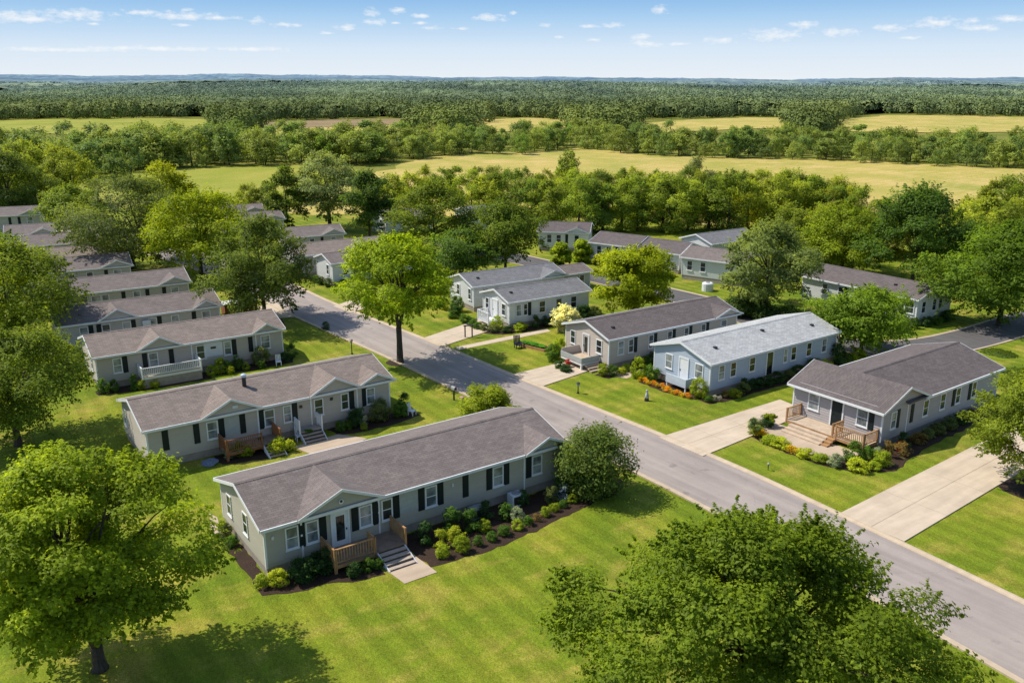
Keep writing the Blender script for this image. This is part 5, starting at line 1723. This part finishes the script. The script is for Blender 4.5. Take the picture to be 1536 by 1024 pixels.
row_of(m1, [(-4.4, 8.3, 1.2, 0.9, SILVER, 'round'), (-5.2, 7.4, 1.3, 0.7, YGREEN, 'round'), (-5.5, 6.6, 1.1, 0.7, GOLD, 'flower'), (-5.7, 5.5, 1.5, 0.7, YGREEN, 'round'), (-5.7, 4.6, 1.5, 0.75, LIME, 'round'), (-5.8, 3.4, 1.2, 0.65, GOLD, 'flower'), (-5.8, 2.4, 1.3, 0.7, LIME, 'round'), (-5.6, 1.3, 1.2, 0.7, YGREEN, 'round'),
            (-5.3, 0.2, 1.3, 0.9, SILVER, 'round'), (-4.7, -1.3, 1.7, 0.9, LIME, 'round'), (-3.6, -1.9, 1.0, 0.6, YGREEN, 'round'), (-2.6, -1.7, 1.6, 1.1, YGREEN, 'round')],
       'from the drive round the outer edge of the bed', group=gm)
row_of(m1, [(-3.2, 8.0, 1.3, 1.0, DKGREEN, 'round'), (-3.7, -0.2, 1.5, 1.6, GREEN, 'round'), (-3.0, -0.9, 1.2, 1.3, GREEN, 'round'), (-1.9, -1.0, 1.0, 0.9, SILVER, 'spiky'), (-0.9, -1.2, 0.9, 1.2, RUST, 'spiky'), (0.4, -1.6, 1.2, 1.0, RUST, 'spiky')],
       'from the drive, close against the timber deck', group=gm)
row_of(m1, [(1.9, -0.8, 1.2, 1.1, DKGREEN, 'spiky'), (3.6, -1.1, 1.3, 0.8, RUST, 'round'), (5.0, -1.0, 1.2, 0.8, OLIVE, 'round'), (6.6, -0.9, 1.3, 0.8, OLIVE, 'round'), (8.3, -0.9, 1.5, 0.9, OLIVE, 'round'), (10.0, -0.8, 1.4, 0.8, DKGREEN, 'round'), (12.0, -0.8, 1.2, 0.8, RUST, 'round')],
       'along the shaded long wall of the slate-grey home', group=gm)
gb = 'plants in the border of the pale blue home'
row_of(m2, [(-1.9 - 0.1 * math.sin(i), 6.6 - i * 0.52, 0.75, 0.5, [GOLD, ORANGE, GOLD, ORANGE][i % 4], 'flower') for i in range(12)], 'in the orange and yellow flower border', 'flowers', group=gb)
row_of(m2, [(-0.9, 6.3, 1.6, 1.5, GREEN, 'round'), (-1.6, 7.4, 1.4, 2.0, YGREEN, 'round'), (-0.7, 0.5, 1.7, 1.7, YGREEN, 'round'), (-0.9, -0.9, 0.8, 0.6, GREEN, 'round'), (-0.1, -1.0, 0.9, 0.6, WHITEF, 'flower'), (0.9, -0.9, 0.9, 0.7, RUST, 'flower')], 'around the blue porch corner', group=gb)
row_of(m2, [(2.0, -1.2, 1.3, 0.7, LIME, 'round'), (3.3, -1.0, 1.2, 1.0, OLIVE, 'round'), (3.9, -0.7, 1.2, 1.1, DKGREEN, 'spiky'), (5.2, -0.8, 1.5, 0.9, DKGREEN, 'round'), (6.6, -0.8, 1.5, 0.9, DKGREEN, 'round'), (8.2, -0.8, 1.5, 1.0, DKGREEN, 'round'), (9.8, -0.9, 1.4, 0.9, OLIVE, 'round'), (11.3, -0.8, 1.6, 1.1, DKGREEN, 'round'), (13.5, -0.9, 1.8, 1.4, GREEN, 'round'), (14.8, -1.3, 1.3, 1.2, LIME, 'round'), (17.6, -0.6, 2.0, 2.0, DKGREEN, 'spiky'), (19.6, -1.5, 1.6, 1.4, YGREEN, 'round')],
       'along the shaded long wall of the pale blue home', group=gb)
gt = 'shrubs around the tan-grey home'
row_of(m3, [(-1.4, -0.9, 1.2, 1.2, YGREEN, 'round'), (-0.6, -1.4, 1.1, 1.0, GREEN, 'round'), (0.3, -1.6, 0.9, 0.7, LIME, 'round'), (1.2, -1.2, 1.0, 0.8, YGREEN, 'round'), (2.6, -1.1, 1.1, 1.0, DKGREEN, 'round'), (4.0, -0.9, 1.1, 1.0, GREEN, 'round'), (5.2, -0.8, 1.3, 1.3, DKGREEN, 'round')], 'from the gable corner along the long wall', group=gt)
row_of(m3, [(-3.6, 2.0, 1.4, 0.7, DKGREEN, 'round'), (-3.4, 3.2, 1.4, 0.7, DKGREEN, 'round'), (-2.9, 5.2, 1.1, 1.1, GREEN, 'round'), (-2.2, 6.0, 1.4, 1.5, GREEN, 'round'), (-1.0, 6.6, 1.5, 1.8, YGREEN, 'round')], 'in front of and left of the white boxed deck', group=gt)
gw = 'shrubs around the off-white home'
row_of(m4, [(-2.9, 5.0, 1.3, 1.1, GREEN, 'round'), (-2.7, 4.0, 1.2, 0.8, DKGREEN, 'round'), (-2.9, 3.0, 1.3, 0.9, GREEN, 'round'), (-2.9, 2.0, 1.2, 0.8, GREEN, 'round'), (-2.6, 1.0, 1.2, 0.8, OLIVE, 'round'), (-2.0, 0.0, 1.3, 0.8, OLIVE, 'round'), (-1.0, 0.9, 1.4, 1.5, YGREEN, 'round'), (-0.8, -0.9, 1.3, 0.7, DKGREEN, 'round'), (0.9, -1.0, 1.8, 0.9, YGREEN, 'round'), (3.0, -0.8, 1.3, 1.3, DKGREEN, 'spiky'), (4.4, -0.9, 1.3, 1.2, DKGREEN, 'round'), (5.6, -1.0, 1.4, 1.2, GREEN, 'round')], 'from the stoop round the corner', group=gw)
row_of(m4, [(9.0, -1.6, 2.2, 1.9, DKGREEN, 'round'), (10.6, -1.5, 2.0, 1.6, OLIVE, 'round')], 'behind the cream-flowering bush', group=gw)
row_of(m4b, [(-1.6, 1.2, 1.8, 1.9, GREEN, 'round'), (-2.6, 0.0, 1.5, 1.5, DKGREEN, 'round'), (-2.4, 3.0, 1.5, 1.3, YGREEN, 'round'), (-3.4, -1.2, 1.4, 0.9, GREEN, 'round')], 'at the gable of the tucked-in off-white home', group=gw)
row_of(r1, [(15.9, -0.9, 1.2, 1.2, DKGREEN, 'round'), (16.3, 1.0, 1.4, 1.2, DKGREEN, 'round'), (16.5, 2.8, 1.4, 1.1, GREEN, 'round'), (16.4, 4.6, 1.4, 1.3, DKGREEN, 'round'), (16.2, 6.2, 1.5, 1.2, GREEN, 'round'), (13.8, -1.3, 1.3, 0.9, GREEN, 'round'), (11.6, -1.4, 1.2, 0.9, OLIVE, 'round'), (9.0, -1.2, 1.3, 1.0, GREEN, 'round'), (6.0, -1.3, 1.4, 1.0, YGREEN, 'round'), (3.6, -1.3, 1.3, 1.0, YGREEN, 'round')], 'around the long dark-roofed white home', group='shrubs of the side street homes')
row_of(r3, [(1.6, -1.2, 1.4, 1.0, GREEN, 'round'), (4.8, -1.4, 1.5, 1.1, YGREEN, 'round'), (7.2, -1.5, 1.5, 1.2, DKGREEN, 'round'), (9.6, -1.4, 1.5, 1.1, GREEN, 'round'), (12.2, -2.0, 1.6, 1.2, DKGREEN, 'round'), (14.6, -2.2, 1.4, 0.8, YGREEN, 'round')], 'before the home with the stepped ridge', group='shrubs of the side street homes')
row_of(m5a, [(-1.0, 2.0, 1.3, 1.0, DKGREEN, 'round'), (-1.0, 3.6, 1.3, 1.0, GREEN, 'round'), (-0.6, 0.2, 1.3, 1.2, DKGREEN, 'round'), (1.0, -0.9, 1.3, 1.0, GREEN, 'round'), (3.2, -1.0, 1.6, 1.6, YGREEN, 'round')], 'at the purple-grey gabled home', group='shrubs at the street corner home')
shrub(*G(489, 495), 1.0, 1.0, (0.03, 0.05, 0.03), 'small dark round shrub alone on the lawn beside the street kerb')
shrub(*G(547, 556), 0.9, 0.9, DKGREEN, 'dark shrub at the foot of the black lamp post')
# clipped hedge row along the back lawn of the side street
for i in range(7):
    shrub(*G(1178 + i * 22, 478 + i * 2.5), 1.8, 1.2, [YGREEN, GREEN][i % 2], f'yellow-green hedge shrub, {ORD[i]} along the verge behind the pale grey roof', group='hedge shrubs on the back verge')


# ------------------------------------------------------------------ small things
def lamp_post(px, py, h, label, head='lantern'):
    p = G(px, py)
    o = empty('lamp_post', (*p, 0))
    tag(o, label, 'lamp post', 'small posts on the lawns')
    fix_normals(MB().tube([(0, 0, 0), (0, 0, 0.12), (0, 0, 0.14), (0, 0, h - 0.3)], [0.11, 0.11, 0.055, 0.045], 10).build('pole', M['metal'], o))
    fix_normals(MB().tube([(0, 0, h - 0.3), (0, 0, h - 0.05)], [0.11, 0.15], 6).build('lantern', M['grey_metal'], o))
    fix_normals(MB().tube([(0, 0, h - 0.05), (0, 0, h - 0.02), (0, 0, h + 0.1)], [0.19, 0.19, 0.03], 6).build('cap', M['metal'], o))
    return o


lamp_post(528, 531, 1.5, 'grey garden lamp post on the lawn near the kerb')
lamp_post(545, 552, 1.3, 'black lamp post at the gable end of the taupe home')
lamp_post(867, 590, 1.0, 'short grey lamp post on the lawn before the tan-grey home')


def mailbox(px, py, label, rz):
    p = G(px, py)
    o = empty('mailbox', (*p, 0), rz)
    tag(o, label, 'mailbox')
    MB().box(-0.06, 0.06, -0.06, 0.06, 0, 1.0).build('post', M['metal'], o)
    pr = [(-0.13, 1.0), (0.13, 1.0), (0.13, 1.15)] + [(0.13 * math.cos(a * math.pi / 6), 1.15 + 0.13 * math.sin(a * math.pi / 6)) for a in range(1, 6)] + [(-0.13, 1.15)]
    b = fix_normals(MB().prism(pr, 'y', -0.28, 0.28).build('box', M['grey_metal'], o))
    fix_normals(MB().prism([(x * 0.92, 1.0 + (z - 1.0) * 0.95 + 0.005) for x, z in pr], 'y', -0.30, -0.282).build('door', M['metal'], b))
    MB().box(0.132, 0.15, -0.05, 0.0, 1.1, 1.32).build('flag', M['red'], b)
    return o


mailbox(681, 600, 'grey mailbox on a dark post by the kerb near the two bright bushes', R(35))


def rock(px, py, size, mat, label, squash=0.6, seed=0, name='rock'):
    import bmesh
    r = random.Random(seed)
    bm = bmesh.new()
    bmesh.ops.create_icosphere(bm, subdivisions=3, radius=1)
    ph = [r.uniform(0, 6) for _ in range(6)]
    for v in bm.verts:
        k = 1 + 0.16 * math.sin(3 * v.co.x + ph[0]) + 0.14 * math.sin(4 * v.co.y + ph[1]) + 0.10 * math.sin(7 * v.co.z + ph[2]) + r.uniform(-.04, .04)
        v.co *= k
        v.co.z = max(v.co.z * squash, -0.2)
        v.co *= size
    me = bpy.data.meshes.new(name)
    bm.to_mesh(me)
    bm.free()
    me.materials.append(mat)
    o = bpy.data.objects.new(name, me)
    COL.objects.link(o)
    p = G(px, py)
    o.location = (*p, size * 0.12)
    return tag(o, label, 'rock')


rock(314, 696, 0.55, M['blue_rock'], 'bluish boulder among the plants left of the reddish-brown porch', 0.6, 2)
rock(692, 597, 0.3, M['brick_pink'], 'flat reddish edging stone near the grey mailbox', 0.35, 3)
rock(706, 628, 0.42, M['brick_pink'], 'pinkish stone block at the end of the mulch by the bright bushes', 0.55, 4)
rock(770, 640, 0.3, M['brick_pink'], 'small pinkish stone behind the ridge of the nearest home', 0.5, 5)
rock(1033, 470, 0.35, M['brick_pink'], 'stone near the dark bushes', 0.5, 6) if False else None
shrub(*h1.pt(19.6, -1.7), 1.5, 1.15, (0.30, 0.36, 0.44), 'pale blue hydrangea at the end of the bed by the nearest home', kind='flower')


def cooler(hs, x, y, z, label, w=0.75, h=0.7, mat='board_white'):
    o = on_house(hs, 'cooling_unit', label, 'air conditioner', x, y)
    MB().box(-w / 2, w / 2, -0.32, 0.32, z, z + h).build('casing', M[mat], o)
    MB().box(-w / 2 + 0.1, w / 2 - 0.1, -0.335, -0.322, z + 0.12, z + h - 0.12).build('grille', M['metal'], o)
    fix_normals(MB().tube([(0, 0, z + h + 0.002), (0, 0, z + h + 0.03)], [w * 0.32, w * 0.32], 16).build('fan_guard', M['grey_metal'], o))
    return o


u = h1.u_of('front', 763, 745)
cooler(h1, u, -0.8, 0.05, 'white boxed air conditioner with dark grille against the nearest home', 0.9, 0.85)
u = h1.u_of('front', 706, 757)
cooler(h1, u, -0.7, 0.05, 'low grey air conditioner half hidden by plants at the nearest home', 0.95, 0.7, 'grey_metal')
p = G(1061, 436)
o = empty('water_tank', (*p, 0))
tag(o, 'squat white tank on the grass before the side street homes', 'tank')
fix_normals(MB().tube([(0, 0, 0), (0, 0, 1.0), (0, 0, 1.12)], [0.75, 0.75, 0.6], 18).build('barrel', M['board_white'], o))
fix_normals(MB().tube([(0, 0, 1.122), (0, 0, 1.2)], [0.28, 0.26], 14).build('lid', M['grey_metal'], o))

# parked trailer with white roof at the kerbside maple
p = G(360, 474)
o = empty('utility_trailer', (*p, 0), R(32))
tag(o, 'brown boxy utility trailer with white roof parked behind the dark maple', 'trailer')
MB().box(-1.9, 1.9, -0.9, 0.9, 0.45, 1.75).build('body', M['wood_red'], o)
fix_normals(MB().prism([(-1.0, 1.753), (1.0, 1.753), (1.0, 1.83), (0, 2.05), (-1.0, 1.83)], 'x', -2.0, 2.0).build('roof', M['white'], o))
MB().box(-0.4, 0.4, -0.93, -0.903, 0.55, 1.6).build('door', M['metal'], o)
for y in (-0.95, 0.8):
    wv = fix_normals(MB().tube([(0.2, y, 0.33), (0.2, y + 0.15, 0.33)], [0.33, 0.33], 18).build('wheel', M['metal'], o))
MB().bar((-1.9, 0, 0.5), (-3.0, 0, 0.45), 0.09).build('drawbar', M['metal'], o)

# vegetable bed and garden cart
p = G(800, 521)
o = empty('raised_planter', (*p, 0), R(-40))
tag(o, 'long bright green salad bed raised on the lawn', 'planter')
pb = MB()
pb.box(-1.9, 1.9, -0.6, -0.53, 0, 0.3).box(-1.9, 1.9, 0.53, 0.6, 0, 0.3).box(-1.9, -1.83, -0.53, 0.53, 0, 0.3).box(1.83, 1.9, -0.53, 0.53, 0, 0.3)
pb.build('frame', M['wood'], o)
MB().box(-1.825, 1.825, -0.525, 0.525, 0.0, 0.24).build('soil', M['mulch'], o)
cr_, q_, s__, _, _ = crown_np(77, 0.5, 0.0, 0.9, 40, 2600, 0.11)
cr_ = cr_ * np.array([3.4, 1.0, 0.35]) + np.array([0, 0, 0.24])
vg = bpy.data.objects.new('salad_leaves', np_mesh('salad_leaves', cr_, q_, [M['leaf']], s__))
COL.objects.link(vg)
vg.parent = o
vg.color = (0.13, 0.36, 0.03, 1)
p = G(777, 522)
o = empty('garden_chair', (*p, 0), R(20))
tag(o, 'navy garden chair on the lawn beside the salad bed', 'chair')
MB().box(-0.35, 0.35, -0.35, 0.35, 0.4, 0.48).build('seat', M['blue_dark'], o)
bk = MB()
for i in range(5):
    bk.bar((-0.3 + i * 0.15, 0.33, 0.49), (-0.3 + i * 0.15, 0.45, 1.3), 0.11, 0.04)
bk.build('backrest', M['blue_dark'], o)
for sx in (-0.3, 0.3):
    for sy in (-0.3, 0.3):
        MB().box(sx - 0.04, sx + 0.04, sy - 0.04, sy + 0.04, 0, 0.398).build('leg', M['blue_dark'], o)
    MB().box(sx - 0.07, sx + 0.07, -0.35, 0.4, 0.62, 0.66).build('armrest', M['blue_dark'], o)

p = G(703, 506)
o = empty('bird_table', (*p, 0), R(20))
tag(o, 'dark little two-legged timber stand on the lawn by the drive', 'garden stand')
for x in (-0.4, 0.4):
    MB().box(x - 0.06, x + 0.06, -0.06, 0.06, 0, 1.3).build('leg', M['metal'], o)
MB().box(-0.55, 0.55, -0.1, 0.1, 1.302, 1.4).build('top_beam', M['metal'], o)

# garden statue and small path light
p = G(970, 601)
o = empty('garden_statue', (*p, 0))
tag(o, 'little white garden figure on a dark base on the lawn before the flower border', 'statue')
fix_normals(MB().tube([(0, 0, 0), (0, 0, 0.25)], [0.22, 0.18], 12).build('base', M['metal'], o))
fix_normals(MB().tube([(0, 0, 0.252), (0, 0, 0.4), (0, 0, 0.62), (0, 0, 0.75), (0, 0, 0.8), (0, 0, 0.9), (0, 0, 1.0), (0, 0, 1.04)], [0.17, 0.18, 0.14, 0.10, 0.06, 0.11, 0.1, 0.02], 12).build('figure', M['rock'], o, True))
p = G(1152, 705)
o = empty('path_light', (*p, 0))
tag(o, 'small dark path light alone on the lawn before the slate-grey home', 'path light')
fix_normals(MB().tube([(0, 0, 0), (0, 0, 0.42)], [0.03, 0.03], 8).build('stem', M['metal'], o))
fix_normals(MB().tube([(0, 0, 0.42), (0, 0, 0.52), (0, 0, 0.58)], [0.08, 0.1, 0.02], 10).build('head', M['grey_metal'], o))
# white lawn chairs and pots
def garden_chair(p, rz, mat, label):
    o = empty('garden_chair', (*p, 0), rz)
    tag(o, label, 'chair')
    MB().box(-0.27, 0.27, -0.27, 0.27, 0.4, 0.45).build('seat', M[mat], o)
    b = MB()
    for i in range(4):
        b.bar((-0.2 + i * 0.133, 0.26, 0.46), (-0.2 + i * 0.133, 0.36, 1.05), 0.09, 0.03)
    b.build('backrest', M[mat], o)
    for sx in (-0.23, 0.23):
        for sy in (-0.23, 0.23):
            MB().box(sx - 0.03, sx + 0.03, sy - 0.03, sy + 0.03, 0, 0.398).build('leg', M[mat], o)
    return o


garden_chair(h2.pt(20.7, -1.2), R(60), 'white', 'white garden chair at the gable corner of the taupe home')
garden_chair(h3.pt(16.0, -1.9), R(20), 'white', 'white garden chair near the end of the signboard home')
garden_chair(h2.pt(10.9, -0.9), R(30), 'board_white', 'white garden chair left of the small grey stoop')


def pot(p, label, col=PINK, r=0.25, mat='brick_pink'):
    o = empty('flower_pot', (*p, 0))
    tag(o, label, 'flower pot')
    fix_normals(MB().tube([(0, 0, 0), (0, 0, 0.32), (0, 0, 0.36)], [r * 0.7, r, r * 1.08], 14).build('pot', M[mat], o))
    l = bpy.data.objects.new('plant', SHRUBS[1])
    COL.objects.link(l)
    l.parent = o
    l.location = (0, 0, 0.3)
    l.scale = (r * 2.6, r * 2.6, 0.6)
    l.color = (*col, 1)


pot(h1.pt(21.6, -0.4), 'red-flowered pot at the far corner of the nearest home', (0.5, 0.05, 0.02))
pot(m1.pt(0.9, -1.1), 'red pot of red flowers by the corner of the slate-grey home', (0.5, 0.03, 0.04), 0.22, 'red')
pot(m3.pt(-2.7, 2.9), 'pot of red flowers in front of the white boxed deck', (0.5, 0.05, 0.06))
pot(h2.pt(8.0, -0.6), 'leafy pot at the back of the reddish-brown porch', GREEN)

# ------------------------------------------------------------------ sky and sun
SUN_AZ, SUN_EL = R(-18), R(52)          # heading of the shadows, height of the sun
ld = Vector((math.cos(SUN_AZ) * math.cos(SUN_EL), math.sin(SUN_AZ) * math.cos(SUN_EL), -math.sin(SUN_EL)))
sd = bpy.data.lights.new('sun', 'SUN')
sd.energy = 5.0
sd.angle = R(0.53)
sd.color = (1.0, 0.94, 0.82)
so = bpy.data.objects.new('sun', sd)
COL.objects.link(so)
so.rotation_euler = ld.to_track_quat('-Z', 'Y').to_euler()

w = bpy.data.worlds.new('World')
scene.world = w
w.use_nodes = True
nt = w.node_tree
for n in list(nt.nodes):
    nt.nodes.remove(n)
wo = nt.nodes.new('ShaderNodeOutputWorld')
bg = nt.nodes.new('ShaderNodeBackground')
nt.links.new(bg.outputs[0], wo.inputs[0])
sky = nt.nodes.new('ShaderNodeTexSky')
sky.sky_type = 'NISHITA'
sky.sun_disc = False
sky.sun_elevation = SUN_EL
sky.sun_rotation = math.atan2(-ld.x, -ld.y)
sky.air_density = 1.0
sky.dust_density = 0.6
sky.ozone_density = 1.2
SKY_K = 0.15
bg.inputs['Strength'].default_value = SKY_K
tc = N(nt, 'TexCoord')
sp = N(nt, 'SeparateXYZ')
nt.links.new(tc.outputs['Generated'], sp.inputs[0])
az = N(nt, 'Math', operation='ARCTAN2')
nt.links.new(sp.outputs[0], az.inputs[0])
nt.links.new(sp.outputs[1], az.inputs[1])
el = N(nt, 'Math', operation='ARCSINE')
nt.links.new(sp.outputs[2], el.inputs[0])
# pale haze low down, clear blue above
K = 1 / SKY_K
low = ramp(nt, el.outputs[0], [(0.0, tuple(c * K for c in (0.82, 0.87, 0.92))), (0.030, tuple(c * K for c in (0.69, 0.81, 0.935))), (0.062, tuple(c * K for c in (0.41, 0.635, 0.885))), (0.09, tuple(c * K for c in (0.22, 0.46, 0.80))), (0.25, tuple(c * K for c in (0.16, 0.36, 0.72)))])
fade = ramp(nt, el.outputs[0], [(0.0, (1, 1, 1)), (0.10, (1, 1, 1)), (0.35, (0, 0, 0))])
base = mix(nt, fade, sky.outputs[0], low)
# scattered fair-weather cloudlets
pos = N(nt, 'CombineXYZ')
nt.links.new(az.outputs[0], pos.inputs[0])
nt.links.new(el.outputs[0], pos.inputs[1])
nz = N(nt, 'TexNoise')
nz.inputs['Scale'].default_value = 90
nz.inputs['Detail'].default_value = 6
nz.inputs['Roughness'].default_value = 0.62
mp = N(nt, 'Mapping')
mp.inputs['Scale'].default_value = (1, 2.2, 1)
nt.links.new(pos.outputs[0], mp.inputs[0])
nt.links.new(mp.outputs[0], nz.inputs['Vector'])
CL = [(10, 24, 60, 10), (110, 22, 75, 9), (45, 29, 60, 6), (215, 19, 35, 5), (270, 24, 65, 7), (325, 27, 40, 4), (385, 31, 16, 6), (428, 38, 28, 4), (140, 36, 12, 2.5), (275, 38, 14, 3), (520, 41, 22, 5), (556, 18, 14, 8), (598, 16, 14, 7), (563, 33, 22, 6), (632, 24, 18, 4),
      (630, 35, 16, 3), (595, 35, 12, 2.5), (735, 27, 32, 7), (645, 42, 20, 4), (490, 50, 14, 3), (690, 43, 14, 2.5), (770, 20, 8, 4), (820, 38, 12, 4), (885, 40, 18, 3.5), (920, 38, 18, 5), (992, 16, 14, 9), (960, 56, 18, 6), (968, 66, 30, 6), (890, 60, 16, 3), (840, 56, 8, 3),
      (1080, 61, 30, 6), (1160, 53, 46, 10), (1205, 37, 26, 7), (1260, 49, 36, 7), (1335, 42, 24, 7), (1405, 35, 40, 9), (1470, 43, 34, 6), (1458, 31, 16, 5), (1515, 28, 30, 6), (1370, 57, 18, 3), (90, 75, 100, 4), (230, 73, 120, 4), (380, 74, 70, 4), (1020, 66, 20, 3), (280, 15, 10, 3)]
prev = None
for (cx, cy, cw, ch) in CL:
    r_ = Vector(ray(cx, cy)).normalized()
    a_, e_ = math.atan2(r_.x, r_.y), math.asin(r_.z)
    sb = N(nt, 'VectorMath', operation='SUBTRACT')
    nt.links.new(pos.outputs[0], sb.inputs[0])
    sb.inputs[1].default_value = (a_, e_, 0)
    ml = N(nt, 'VectorMath', operation='MULTIPLY')
    nt.links.new(sb.outputs[0], ml.inputs[0])
    ml.inputs[1].default_value = (FOC / cw, FOC / ch, 0)
    ln = N(nt, 'VectorMath', operation='LENGTH')
    nt.links.new(ml.outputs[0], ln.inputs[0])
    out_ = ln.outputs['Value']
    if prev is not None:
        mn = N(nt, 'Math', operation='MINIMUM')
        nt.links.new(prev, mn.inputs[0])
        nt.links.new(out_, mn.inputs[1])
        out_ = mn.outputs[0]
    prev = out_
ad = N(nt, 'Math', operation='MULTIPLY_ADD')          # distance disturbed by noise
nt.links.new(nz.outputs['Fac'], ad.inputs[0])
ad.inputs[1].default_value = 2.6
nt.links.new(prev, ad.inputs[2])
cm = ramp(nt, ad.outputs[0], [(0.0, (1, 1, 1)), (0.5, (1, 1, 1)), (1.0, (0, 0, 0))])
sc_ = N(nt, 'MapRange')
sc_.inputs[1].default_value = 1.15
sc_.inputs[2].default_value = 2.15
sc_.inputs[3].default_value = 0.85
sc_.inputs[4].default_value = 0.0
nt.links.new(ad.outputs[0], sc_.inputs[0])
fin = mix(nt, sc_.outputs[0], base, tuple(c * K for c in (0.93, 0.95, 0.97)))
nt.links.new(fin, bg.inputs['Color'])
print('objects', len(scene.objects))
